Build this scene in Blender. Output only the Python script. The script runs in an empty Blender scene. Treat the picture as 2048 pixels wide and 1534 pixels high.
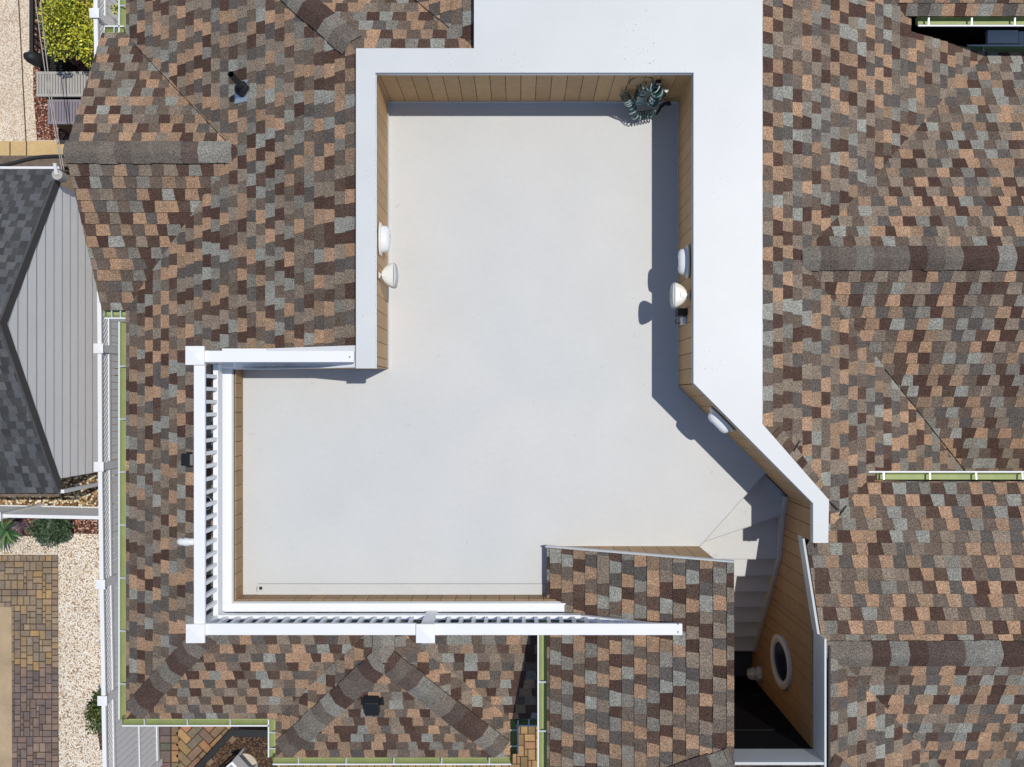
import bpy, math, random
from math import radians, cos, sin, pi, sqrt
from mathutils import Vector, Matrix

S = bpy.context.scene
COL = S.collection

# ------------------------------------------------------------------ camera
H, F, NX, NY = 10.8, 1900.0, 1040.0, 797.0      # camera height over the deck, focal length and nadir of the 2048 px photo
cam_d = bpy.data.cameras.new("camera")
cam = bpy.data.objects.new("camera", cam_d)
COL.objects.link(cam)
cam.location = (0, 0, H)
cam_d.sensor_fit = 'HORIZONTAL'
cam_d.sensor_width = 36.0
cam_d.lens = 36.0 * F / 2048.0
cam_d.shift_x = -(NX - 1024.0) / 2048.0
cam_d.shift_y = (NY - 767.0) / 2048.0
cam_d.clip_start = 0.1
cam_d.clip_end = 2000
S.camera = cam

# ------------------------------------------------------------------ light
LIGHT = Vector((-0.279, -0.137, -1.0)).normalized()   # the way sunlight travels
to_sun = -LIGHT
elev = math.asin(to_sun.z)
world = bpy.data.worlds.new("World")
S.world = world
world.use_nodes = True
wn = world.node_tree.nodes
wl = world.node_tree.links
sky = wn.new("ShaderNodeTexSky")
sky.sky_type = 'NISHITA'
sky.sun_disc = False
sky.sun_elevation = elev
sky.ozone_density = 2.0
sky.dust_density = 0.4
sky.sun_rotation = math.atan2(to_sun.x, to_sun.y)
bg = wn["Background"]
bg.inputs[1].default_value = 0.115
wl.new(sky.outputs[0], bg.inputs[0])
sun_d = bpy.data.lights.new("sun", 'SUN')
sun_d.energy = 3.6
sun_d.angle = radians(0.5)
sun_d.color = (1.0, 0.95, 0.875)
sun = bpy.data.objects.new("sun", sun_d)
COL.objects.link(sun)
sun.rotation_euler = LIGHT.to_track_quat('-Z', 'Y').to_euler()
S.view_settings.view_transform = 'Standard'
S.view_settings.look = 'None'
S.view_settings.gamma = 1.0
S.view_settings.use_curve_mapping = False
S.view_settings.exposure = -0.3
S.cycles.max_bounces = 6
S.cycles.diffuse_bounces = 3

# ------------------------------------------------------------------ helpers
def at(px, py, z):
    """the point of height z that the photograph shows at px, py"""
    d = (H - z) / F
    return Vector(((px - NX) * d, -(py - NY) * d, z))

def lin(r, g, b):
    f = lambda c: (c / 12.92 if c <= 0.04045 else ((c + 0.055) / 1.055) ** 2.4)
    return (f(r / 255), f(g / 255), f(b / 255))

class MB:
    def __init__(s):
        s.v, s.f, s.c, s.m = [], [], [], []
        s.tint = (1, 1, 1)
        s.mi = 0
    def face(s, pts, tint=None):
        n = len(s.v)
        s.v += [tuple(p) for p in pts]
        s.f.append(tuple(range(n, n + len(pts))))
        s.c.append(tint or s.tint)
        s.m.append(s.mi)
    def mesh(s, verts, faces, tint=None):
        n = len(s.v)
        s.v += [tuple(p) for p in verts]
        for f in faces:
            s.f.append(tuple(n + i for i in f))
            s.c.append(tint or s.tint)
            s.m.append(s.mi)
    def box(s, x0, x1, y0, y1, z0, z1, tint=None):
        if x0 > x1: x0, x1 = x1, x0
        if y0 > y1: y0, y1 = y1, y0
        v = [(x0, y0, z0), (x1, y0, z0), (x1, y1, z0), (x0, y1, z0), (x0, y0, z1), (x1, y0, z1), (x1, y1, z1), (x0, y1, z1)]
        s.mesh(v, [(3, 2, 1, 0), (4, 5, 6, 7), (0, 1, 5, 4), (1, 2, 6, 5), (2, 3, 7, 6), (3, 0, 4, 7)], tint)
    def prism(s, pts, z0, z1, tint=None):
        """vertical prism on a plan polygon; z0, z1 numbers or functions of x, y"""
        a = sum(pts[i][0] * pts[(i + 1) % len(pts)][1] - pts[(i + 1) % len(pts)][0] * pts[i][1] for i in range(len(pts)))
        if a < 0: pts = list(reversed(pts))
        f0 = z0 if callable(z0) else (lambda x, y: z0)
        f1 = z1 if callable(z1) else (lambda x, y: z1)
        n = len(pts)
        v = [(p[0], p[1], f0(p[0], p[1])) for p in pts] + [(p[0], p[1], f1(p[0], p[1])) for p in pts]
        fs = [tuple(reversed(range(n))), tuple(range(n, 2 * n))] + [(i, (i + 1) % n, n + (i + 1) % n, n + i) for i in range(n)]
        s.mesh(v, fs, tint)
    def obox(s, p0, p1, w, h, up=(0, 0, 1), tint=None):
        """a bar from p0 to p1, w wide across, h along up (centred)"""
        p0, p1 = Vector(p0), Vector(p1)
        t = (p1 - p0).normalized()
        up = Vector(up)
        a = t.cross(up).normalized()
        b = a.cross(t).normalized()
        v = []
        for p in (p0, p1):
            for sx, sy in ((-1, -1), (1, -1), (1, 1), (-1, 1)):
                v.append(p + a * (sx * w / 2) + b * (sy * h / 2))
        s.mesh(v, [(0, 1, 2, 3), (7, 6, 5, 4), (0, 4, 5, 1), (1, 5, 6, 2), (2, 6, 7, 3), (3, 7, 4, 0)], tint)
    def tube(s, pts, r, n=8, tint=None, closed=True):
        pts = [Vector(p) for p in pts]
        rs = r if isinstance(r, (list, tuple)) else [r] * len(pts)
        v, fs = [], []
        ref = None
        for i, p in enumerate(pts):
            t = (pts[min(i + 1, len(pts) - 1)] - pts[max(i - 1, 0)]).normalized()
            if ref is None:
                ref = Vector((0, 0, 1)) if abs(t.z) < 0.9 else Vector((1, 0, 0))
            a = (ref - t * ref.dot(t))
            if a.length < 1e-5: a = t.orthogonal()
            a.normalize()
            ref = a
            b = t.cross(a)
            for k in range(n):
                q = 2 * pi * k / n
                v.append(p + a * (cos(q) * rs[i]) + b * (sin(q) * rs[i]))
        for i in range(len(pts) - 1):
            for k in range(n):
                fs.append((i * n + k, i * n + (k + 1) % n, (i + 1) * n + (k + 1) % n, (i + 1) * n + k))
        if closed:
            fs.append(tuple(reversed(range(n))))
            fs.append(tuple(range((len(pts) - 1) * n, len(pts) * n)))
        s.mesh(v, fs, tint)
    def build(s, name, mat, parent=None, bevel=0, smooth=False):
        me = bpy.data.meshes.new(name)
        me.from_pydata(s.v, [], s.f)
        at_ = me.color_attributes.new("tint", 'FLOAT_COLOR', 'CORNER')
        vals = []
        for f, c in zip(s.f, s.c):
            vals += [c[0], c[1], c[2], 1.0] * len(f)
        at_.data.foreach_set("color", vals)
        for m in (mat if isinstance(mat, (list, tuple)) else [mat]):
            me.materials.append(m)
        if isinstance(mat, (list, tuple)):
            me.polygons.foreach_set("material_index", s.m)
        if smooth:
            me.polygons.foreach_set("use_smooth", [True] * len(me.polygons))
        o = bpy.data.objects.new(name, me)
        COL.objects.link(o)
        if parent is not None:
            o.parent = parent
            o.matrix_parent_inverse = Matrix.Translation(parent.location).inverted()
        if bevel:
            b = o.modifiers.new("bevel", 'BEVEL')
            b.width = bevel
            b.segments = 2
            b.limit_method = 'ANGLE'
        return o

def thing(name, label, cat, loc=(0, 0, 0), group=None):
    o = bpy.data.objects.new(name, None)
    o.empty_display_size = 0.1
    COL.objects.link(o)
    o.location = loc
    o["label"] = label
    o["category"] = cat
    if group: o["group"] = group
    return o

def tag(o, label, cat, group=None):
    o["label"] = label
    o["category"] = cat
    if group: o["group"] = group
    return o

def struct(o):
    o["kind"] = "structure"
    return o

# ------------------------------------------------------------------ materials
def mat(name, col=(0.5, 0.5, 0.5), rough=0.6, tint=False, noise=None, bump=None, metal=0.0, spec=0.5, specks=None):
    """noise: list of (scale, amount, detail) multiplying brightness; bump: (scale, strength, distance)"""
    m = bpy.data.materials.new(name)
    m.use_nodes = True
    nt = m.node_tree
    N, L = nt.nodes, nt.links
    b = N["Principled BSDF"]
    b.inputs["Roughness"].default_value = rough
    b.inputs["Metallic"].default_value = metal
    b.inputs["Specular IOR Level"].default_value = spec
    geo = N.new("ShaderNodeNewGeometry")
    if tint:
        a = N.new("ShaderNodeAttribute")
        a.attribute_name = "tint"
        out = a.outputs["Color"]
    else:
        rgb = N.new("ShaderNodeRGB")
        rgb.outputs[0].default_value = (*col, 1)
        out = rgb.outputs[0]
    for sc, amt, det in (noise or []):
        n = N.new("ShaderNodeTexNoise")
        n.inputs["Scale"].default_value = sc
        n.inputs["Detail"].default_value = det
        n.inputs["Roughness"].default_value = 0.65
        L.new(geo.outputs["Position"], n.inputs["Vector"])
        mr = N.new("ShaderNodeMapRange")
        mr.inputs["From Min"].default_value = 0.3
        mr.inputs["From Max"].default_value = 0.7
        mr.inputs["To Min"].default_value = 1 - amt
        mr.inputs["To Max"].default_value = 1 + amt
        L.new(n.outputs["Fac"], mr.inputs["Value"])
        mx = N.new("ShaderNodeVectorMath")
        mx.operation = 'SCALE'
        L.new(out, mx.inputs[0])
        L.new(mr.outputs[0], mx.inputs["Scale"])
        out = mx.outputs[0]
    for sc, lo, hi, dk, msc, mlo in (specks or []):
        n = N.new("ShaderNodeTexNoise"); n.inputs["Scale"].default_value = sc; n.inputs["Detail"].default_value = 1
        L.new(geo.outputs["Position"], n.inputs["Vector"])
        k = N.new("ShaderNodeTexNoise"); k.inputs["Scale"].default_value = msc; k.inputs["Detail"].default_value = 1
        L.new(geo.outputs["Position"], k.inputs["Vector"])
        a1 = N.new("ShaderNodeMapRange"); a1.inputs["From Min"].default_value = lo; a1.inputs["From Max"].default_value = hi
        a2 = N.new("ShaderNodeMapRange"); a2.inputs["From Min"].default_value = mlo; a2.inputs["From Max"].default_value = mlo + 0.06; a2.inputs["To Max"].default_value = dk
        L.new(n.outputs["Fac"], a1.inputs["Value"]); L.new(k.outputs["Fac"], a2.inputs["Value"])
        mu = N.new("ShaderNodeMath"); mu.operation = 'MULTIPLY'; L.new(a1.outputs[0], mu.inputs[0]); L.new(a2.outputs[0], mu.inputs[1])
        sb = N.new("ShaderNodeMath"); sb.operation = 'SUBTRACT'; sb.inputs[0].default_value = 1.0; L.new(mu.outputs[0], sb.inputs[1])
        mx = N.new("ShaderNodeVectorMath"); mx.operation = 'SCALE'
        L.new(out, mx.inputs[0]); L.new(sb.outputs[0], mx.inputs["Scale"]); out = mx.outputs[0]
    L.new(out, b.inputs["Base Color"])
    if bump:
        n = N.new("ShaderNodeTexNoise")
        n.inputs["Scale"].default_value = bump[0]
        n.inputs["Detail"].default_value = 3
        L.new(geo.outputs["Position"], n.inputs["Vector"])
        bp = N.new("ShaderNodeBump")
        bp.inputs["Strength"].default_value = bump[1]
        bp.inputs["Distance"].default_value = bump[2]
        L.new(n.outputs["Fac"], bp.inputs["Height"])
        L.new(bp.outputs[0], b.inputs["Normal"])
    return m

def stones(name, scale, cols, dark, rough=0.9, grout=0.0):
    """loose stones: voronoi cells with a colour each and dark gaps"""
    m = bpy.data.materials.new(name)
    m.use_nodes = True
    N, L = m.node_tree.nodes, m.node_tree.links
    b = N["Principled BSDF"]
    b.inputs["Roughness"].default_value = rough
    geo = N.new("ShaderNodeNewGeometry")
    nz = N.new("ShaderNodeTexNoise"); nz.inputs["Scale"].default_value = scale * 0.7
    L.new(geo.outputs["Position"], nz.inputs["Vector"])
    wv = N.new("ShaderNodeVectorMath"); wv.operation = 'MULTIPLY_ADD'
    wv.inputs[1].default_value = (0.6 / scale,) * 3
    L.new(nz.outputs["Color"], wv.inputs[0]); L.new(geo.outputs["Position"], wv.inputs[2])
    v = N.new("ShaderNodeTexVoronoi"); v.inputs["Scale"].default_value = scale
    L.new(wv.outputs[0], v.inputs["Vector"])
    sep = N.new("ShaderNodeSeparateColor"); L.new(v.outputs["Color"], sep.inputs[0])
    r = N.new("ShaderNodeValToRGB"); r.color_ramp.interpolation = 'CONSTANT'
    e = r.color_ramp.elements
    while len(e) < len(cols): e.new(0.5)
    for i, c in enumerate(cols):
        e[i].position = i / len(cols); e[i].color = (*c, 1)
    L.new(sep.outputs[0], r.inputs[0])
    d = N.new("ShaderNodeMapRange"); d.inputs["From Min"].default_value = 0.45; d.inputs["From Max"].default_value = 0.95
    L.new(v.outputs["Distance"], d.inputs["Value"])
    mx = N.new("ShaderNodeMix"); mx.data_type = 'RGBA'
    L.new(d.outputs[0], mx.inputs["Factor"]); L.new(r.outputs[0], mx.inputs["A"]); mx.inputs["B"].default_value = (*dark, 1)
    n2 = N.new("ShaderNodeTexNoise"); n2.inputs["Scale"].default_value = 1.3; n2.inputs["Detail"].default_value = 4
    L.new(geo.outputs["Position"], n2.inputs["Vector"])
    mr = N.new("ShaderNodeMapRange"); mr.inputs["From Min"].default_value = 0.3; mr.inputs["From Max"].default_value = 0.7
    mr.inputs["To Min"].default_value = 0.9; mr.inputs["To Max"].default_value = 1.12
    L.new(n2.outputs["Fac"], mr.inputs["Value"])
    sc = N.new("ShaderNodeVectorMath"); sc.operation = 'SCALE'
    L.new(mx.outputs["Result"], sc.inputs[0]); L.new(mr.outputs[0], sc.inputs["Scale"])
    L.new(sc.outputs[0], b.inputs["Base Color"])
    bp = N.new("ShaderNodeBump"); bp.inputs["Strength"].default_value = 0.7; bp.inputs["Distance"].default_value = 0.012; bp.invert = True
    L.new(v.outputs["Distance"], bp.inputs["Height"]); L.new(bp.outputs[0], b.inputs["Normal"])
    return m

def membrane_mat():
    m = bpy.data.materials.new("roof membrane")
    m.use_nodes = True
    N, L = m.node_tree.nodes, m.node_tree.links
    b = N["Principled BSDF"]; b.inputs["Roughness"].default_value = 0.55
    geo = N.new("ShaderNodeNewGeometry")
    def noise(scale, det, lo, hi, a, c, stretch=None):
        n = N.new("ShaderNodeTexNoise"); n.inputs["Scale"].default_value = scale; n.inputs["Detail"].default_value = det
        L.new(geo.outputs["Position"], n.inputs["Vector"])
        mr = N.new("ShaderNodeMapRange"); mr.inputs["From Min"].default_value = lo; mr.inputs["From Max"].default_value = hi
        mr.inputs["To Min"].default_value = a; mr.inputs["To Max"].default_value = c
        L.new(n.outputs["Fac"], mr.inputs["Value"])
        return mr.outputs[0]
    mx = N.new("ShaderNodeMix"); mx.data_type = 'RGBA'
    mx.inputs["A"].default_value = (0.582, 0.600, 0.596, 1); mx.inputs["B"].default_value = (0.608, 0.612, 0.602, 1)
    L.new(noise(0.55, 3, 0.4, 0.62, 0, 1), mx.inputs["Factor"])
    o = mx.outputs["Result"]
    for args in ((1.4, 6, 0.3, 0.7, 0.972, 1.025), (22, 5, 0.3, 0.7, 0.98, 1.02), (9, 2, 0.70, 0.76, 1.0, 0.9), (60, 2, 0.71, 0.76, 1, 0.72)):
        s = N.new("ShaderNodeVectorMath"); s.operation = 'SCALE'
        L.new(o, s.inputs[0]); L.new(noise(*args), s.inputs["Scale"]); o = s.outputs[0]
    mp = N.new("ShaderNodeMapping"); mp.inputs["Rotation"].default_value = (0, 0, 0.6); mp.inputs["Scale"].default_value = (1.2, 26, 1)
    L.new(geo.outputs["Position"], mp.inputs["Vector"])
    n = N.new("ShaderNodeTexNoise"); n.inputs["Scale"].default_value = 1.6; n.inputs["Detail"].default_value = 2
    L.new(mp.outputs[0], n.inputs["Vector"])
    mr = N.new("ShaderNodeMapRange"); mr.inputs["From Min"].default_value = 0.68; mr.inputs["From Max"].default_value = 0.78; mr.inputs["To Min"].default_value = 1.0; mr.inputs["To Max"].default_value = 1.05
    L.new(n.outputs["Fac"], mr.inputs["Value"])
    s = N.new("ShaderNodeVectorMath"); s.operation = 'SCALE'
    L.new(o, s.inputs[0]); L.new(mr.outputs[0], s.inputs["Scale"]); o = s.outputs[0]
    # a few small rust flecks
    rf = N.new("ShaderNodeMix"); rf.data_type = 'RGBA'; rf.inputs["B"].default_value = (0.42, 0.25, 0.11, 1)
    L.new(noise(13.3, 1, 0.815, 0.84, 0, 0.7), rf.inputs["Factor"]); L.new(o, rf.inputs["A"])
    L.new(rf.outputs["Result"], b.inputs["Base Color"])
    n = N.new("ShaderNodeTexNoise"); n.inputs["Scale"].default_value = 3; n.inputs["Detail"].default_value = 5
    L.new(geo.outputs["Position"], n.inputs["Vector"])
    bp = N.new("ShaderNodeBump"); bp.inputs["Strength"].default_value = 0.15; bp.inputs["Distance"].default_value = 0.02
    L.new(n.outputs["Fac"], bp.inputs["Height"]); L.new(bp.outputs[0], b.inputs["Normal"])
    return m

M = {}
M['shingle'] = mat("shingle granules", rough=0.95, tint=True, spec=0.15,
                   noise=[(75, 0.42, 1), (140, 0.50, 1), (7, 0.10, 3)], bump=(90, 0.8, 0.006))
M['garage_shingle'] = mat("slate grey shingle", rough=0.95, tint=True, spec=0.15,
                   noise=[(70, 0.25, 2), (5, 0.12, 3)], bump=(120, 0.4, 0.004))
M['membrane'] = membrane_mat()
M['coping'] = mat("white coated metal", (0.64, 0.66, 0.662), 0.45, noise=[(0.9, 0.04, 5), (34, 0.015, 3)], specks=[(48, 0.70, 0.75, 0.55, 1.1, 0.60)])
M['vinyl'] = mat("white vinyl", (0.86, 0.87, 0.885), 0.4, noise=[(3, 0.015, 2)])
M['offwhite'] = mat("off white plastic", (0.78, 0.755, 0.67), 0.4, noise=[(8, 0.02, 2)])
M['globe'] = mat("opal glass", (0.82, 0.83, 0.85), 0.18)
M['grille'] = mat("pale speaker grille", (0.55, 0.55, 0.54), 0.6, noise=[(160, 0.12, 1)])
M['wood'] = mat("tan cladding boards", rough=0.65, tint=True, noise=[(3, 0.07, 4), (14, 0.09, 5), (90, 0.07, 2)])
M['dark'] = mat("dark gap", (0.012, 0.011, 0.012), 0.9, spec=0.05)
M['shade_siding'] = mat("deep shade siding", (0.012, 0.012, 0.015), 0.85, spec=0.08, noise=[(6, 0.1, 3)])  # near-black colour carries the deep shade of stairwell end and light well
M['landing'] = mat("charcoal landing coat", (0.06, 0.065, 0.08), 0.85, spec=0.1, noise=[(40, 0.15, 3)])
M['glass'] = mat("dark window glass", (0.006, 0.010, 0.045), 0.25, spec=0.25)
M['black'] = mat("black plastic", (0.012, 0.012, 0.014), 0.38)
M['rubber'] = mat("black rubber", (0.02, 0.02, 0.022), 0.6)
M['caulk'] = mat("grey caulk", (0.40, 0.41, 0.415), 0.7)
M['galv'] = mat("galvanised flashing", (0.50, 0.56, 0.66), 0.35, metal=0.6, noise=[(9, 0.08, 3)])
M['gutter_in'] = mat("moss green gutter lining", (0.34, 0.40, 0.165), 0.6, noise=[(4, 0.10, 4), (30, 0.05, 2)])
M['gutter_out'] = mat("white gutter", (0.82, 0.83, 0.84), 0.4)
M['strap'] = mat("zinc strap", (0.60, 0.64, 0.70), 0.4, metal=0.3)
M['siding'] = mat("white lap siding", (0.90, 0.905, 0.915), 0.55, noise=[(1.2, 0.03, 4), (20, 0.02, 3)])
M['rake'] = mat("dark grey trim", (0.085, 0.08, 0.085), 0.7, noise=[(10, 0.08, 3)])
M['house_siding'] = mat("pale house siding", (0.55, 0.55, 0.54), 0.6, noise=[(1, 0.04, 3)])
M['gravel'] = stones("cream gravel", 42, [lin(244, 236, 220), lin(230, 214, 188), lin(250, 244, 232), lin(212, 186, 152), lin(238, 226, 208), lin(160, 134, 110), lin(242, 230, 212), lin(236, 222, 200)], lin(132, 112, 94))
M['fine_gravel'] = stones("pink gravel", 44, [lin(238, 226, 206), lin(226, 208, 182), lin(244, 236, 222), lin(204, 178, 150), lin(234, 218, 198), lin(232, 214, 190)], lin(168, 142, 118))
M['stone_bed'] = stones("brown river stones", 26, [lin(214, 196, 160), lin(150, 118, 80), lin(108, 82, 56), lin(232, 220, 196), lin(84, 64, 46), lin(180, 146, 96)], lin(46, 34, 26))
M['mulch'] = stones("red mulch", 40, [lin(120, 66, 46), lin(86, 48, 36), lin(168, 112, 88), lin(70, 44, 36), lin(104, 58, 42), lin(206, 176, 160)], lin(40, 24, 20))
M['mulch_dark'] = stones("brown mulch", 42, [lin(98, 72, 52), lin(70, 52, 40), lin(126, 98, 72), lin(58, 44, 34)], lin(26, 20, 16))
M['paver'] = mat("tumbled pavers", rough=0.9, tint=True, noise=[(40, 0.22, 4), (4, 0.16, 4)], bump=(60, 0.4, 0.004))
M['joint'] = mat("paver joint sand", lin(70, 58, 46), 0.95, noise=[(50, 0.2, 2)])
M['concrete'] = mat("worn concrete", lin(176, 156, 126), 0.9, noise=[(2.2, 0.16, 6), (60, 0.12, 2)])
M['tan_concrete'] = mat("exposed aggregate path", lin(206, 178, 128), 0.9, noise=[(60, 0.22, 3), (2, 0.08, 3)])
M['earth'] = mat("bare soil", lin(120, 104, 84), 0.95, noise=[(1.0, 0.2, 6), (25, 0.2, 3)])
M['timber'] = mat("weathered timber", lin(112, 100, 88), 0.9, noise=[(9, 0.3, 6), (60, 0.15, 2)])
M['bin_grey'] = mat("light grey composite", lin(176, 172, 166), 0.7, noise=[(14, 0.05, 3)])
M['bin_violet'] = mat("violet grey composite", lin(138, 130, 138), 0.7, noise=[(14, 0.05, 3)])
M['leaf'] = mat("foliage", rough=0.55, tint=True, noise=[(9, 0.12, 2)])
M['bark'] = mat("bark", (0.07, 0.05, 0.035), 0.9, noise=[(20, 0.2, 3)])
M['hose'] = mat("teal hose", rough=0.35, tint=True)
M['silver'] = mat("silver plastic", (0.20, 0.21, 0.23), 0.35, metal=0.5)
M['iron'] = mat("black iron", (0.016, 0.017, 0.018), 0.6, noise=[(40, 0.3, 2)])
M['wire'] = mat("pale cable", (0.42, 0.38, 0.34), 0.6)
M['blue'] = mat("blue cushion", (0.02, 0.07, 0.19), 0.8, noise=[(30, 0.1, 2)])
M['panel_grey'] = mat("grey sling", (0.34, 0.33, 0.32), 0.8, noise=[(30, 0.08, 2)])
M['disc'] = mat("pale stone pad", lin(196, 184, 164), 0.9, noise=[(5, 0.2, 5), (60, 0.12, 2)])
M['red_seal'] = mat("brown sealant", (0.10, 0.055, 0.04), 0.8)

# ------------------------------------------------------------------ shingles
LIGHT = [((0.405, 0.258, 0.165), 19), ((0.345, 0.228, 0.150), 12), ((0.250, 0.198, 0.152), 25), ((0.290, 0.285, 0.250), 13), ((0.225, 0.208, 0.178), 13), ((0.300, 0.205, 0.138), 10)]
DARK = [((0.092, 0.055, 0.043), 24), ((0.112, 0.074, 0.057), 14), ((0.122, 0.107, 0.095), 20), ((0.150, 0.115, 0.090), 24), ((0.170, 0.135, 0.108), 12)]
BROWN = (LIGHT, DARK)
GREY = ([((0.108, 0.112, 0.120), 20), ((0.122, 0.127, 0.136), 14), ((0.135, 0.138, 0.145), 6)], [((0.066, 0.068, 0.073), 20), ((0.078, 0.079, 0.082), 18)])
CAPS = [((0.178, 0.152, 0.128), 18), ((0.205, 0.185, 0.158), 14), ((0.145, 0.120, 0.102), 12), ((0.088, 0.057, 0.047), 14), ((0.240, 0.228, 0.202), 8), ((0.116, 0.088, 0.076), 10)]

def pick(rng, pal):
    t = sum(w for _, w in pal)
    r = rng.random() * t
    for c, w in pal:
        r -= w
        if r <= 0: break
    k = rng.uniform(0.88, 1.12)
    return tuple(x * k for x in c)

def clip(poly, cp):
    """convex clip (Sutherland-Hodgman)"""
    a = sum(cp[i][0] * cp[(i + 1) % len(cp)][1] - cp[(i + 1) % len(cp)][0] * cp[i][1] for i in range(len(cp)))
    if a < 0: cp = list(reversed(cp))
    out = poly
    for i in range(len(cp)):
        x0, y0 = cp[i]; x1, y1 = cp[(i + 1) % len(cp)]
        side = lambda p: (x1 - x0) * (p[1] - y0) - (y1 - y0) * (p[0] - x0)
        inp, out = out, []
        for k in range(len(inp)):
            p, q = inp[k], inp[(k + 1) % len(inp)]
            sp, sq = side(p), side(q)
            if sp >= 0: out.append(p)
            if (sp >= 0) != (sq >= 0):
                t = sp / (sp - sq)
                out.append((p[0] + t * (q[0] - p[0]), p[1] + t * (q[1] - p[1])))
        if len(out) < 3: return []
    return out

class Plane:
    """roof plane: z = z0 + m * ((x, y) - (x0, y0)) . g with g the uphill direction in plan"""
    def __init__(s, x0, y0, z0, g, m):
        s.x0, s.y0, s.z0, s.g, s.m = x0, y0, z0, g, m
    def z(s, x, y):
        return s.z0 + s.m * ((x - s.x0) * s.g[0] + (y - s.y0) * s.g[1])
    def normal(s):
        return Vector((-s.m * s.g[0], -s.m * s.g[1], 1)).normalized()

def shingles(name, pl, polys, parent, seed, pal=BROWN, material=None, e=0.143, wmin=0.112, wmax=0.170, sheet=True, lift=0.0, cd=None):
    rng0 = random.Random(seed)
    gx, gy = cd or pl.g
    ux, uy = -gy, gx
    eh = e / sqrt(1 + pl.m ** 2)
    mb = MB()
    rows = {}
    def to_uv(p): return ((p[0] - pl.x0) * ux + (p[1] - pl.y0) * uy, (p[0] - pl.x0) * gx + (p[1] - pl.y0) * gy)
    def to_xyz(u, v, h):
        X, Y = pl.x0 + u * ux + v * gx, pl.y0 + u * uy + v * gy
        return (X, Y, pl.z(X, Y) + h)
    def row(i, ulo, uhi):
        if i not in rows:
            rng = random.Random(seed * 1000 + i)
            cells = []
            acc = (i % 2 == 0)
            wm = (wmin + wmax) / 2
            drift = 0.42 * wm * (i % 7) + 0.11 * wm * rng.uniform(-1, 1) + (0.9 * wm if rng.random() < 0.25 else 0)
            edges = []
            u = -12.0 + drift
            jit = (wmax - wmin) * 0.5
            while u < 12:
                edges.append(u + rng.uniform(-jit, jit) * 0.5)
                u += wm
                if rng.random() < 0.035: u += rng.uniform(0.02, 0.05)
            sk = 0.0
            last = None
            for u0_, u1_ in zip(edges[:-1], edges[1:]):
                acc = (not acc) if rng.random() < 0.90 else acc
                if isinstance(pal, tuple):
                    c = pick(rng, pal[0] if acc else pal[1])
                    if last and abs(c[0] - last[0]) < 0.02: c = pick(rng, pal[0] if acc else pal[1])
                    last = c
                else:
                    c = pick(rng, pal)
                sk2 = rng.uniform(0.002, 0.011) * (1 if acc else -1)
                cells.append((u0_, u1_, c, 0.0055 if acc else 0.0, rng.uniform(-0.004, 0.004), sk, sk2))
                sk = -sk2
            rows[i] = cells
        return rows[i]
    for poly in polys:
        uv = [to_uv(p) for p in poly]
        umin = min(p[0] for p in uv); umax = max(p[0] for p in uv)
        vmin = min(p[1] for p in uv); vmax = max(p[1] for p in uv)
        if sheet:
            mb.face([to_xyz(u, v, lift - 0.012) for u, v in uv], (0.05, 0.045, 0.04))
        for i in range(math.floor(vmin / eh) - 1, math.ceil(vmax / eh) + 1):
            v0, v1 = i * eh, (i + 1) * eh
            for (u0, u1, c, tooth, sl, k0, k1) in row(i, umin, umax):
                if u1 < umin or u0 > umax: continue
                jag = sl * 0.35
                q = clip([(u0 - k0, v0 + jag), (u1 + k1, v0 + jag), (u1 - k1, v1 + 0.004), (u0 + k0, v1 + 0.004)], uv)
                if not q: continue
                hh = lambda v: lift + 0.003 + (0.010 + tooth) * max(0, min(1, (v1 - v) / eh)) + tooth * 0.3
                top = [to_xyz(u, v, hh(v)) for u, v in q]
                mb.face(top, c)
                n = len(q)
                dk = tuple(x * 0.55 for x in c)
                for k in range(n):
                    a, b = top[k], top[(k + 1) % n]
                    mb.face([(a[0], a[1], a[2] - 0.02), (b[0], b[1], b[2] - 0.02), b, a], dk)
    return mb.build(name, material or M['shingle'], parent)

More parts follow.
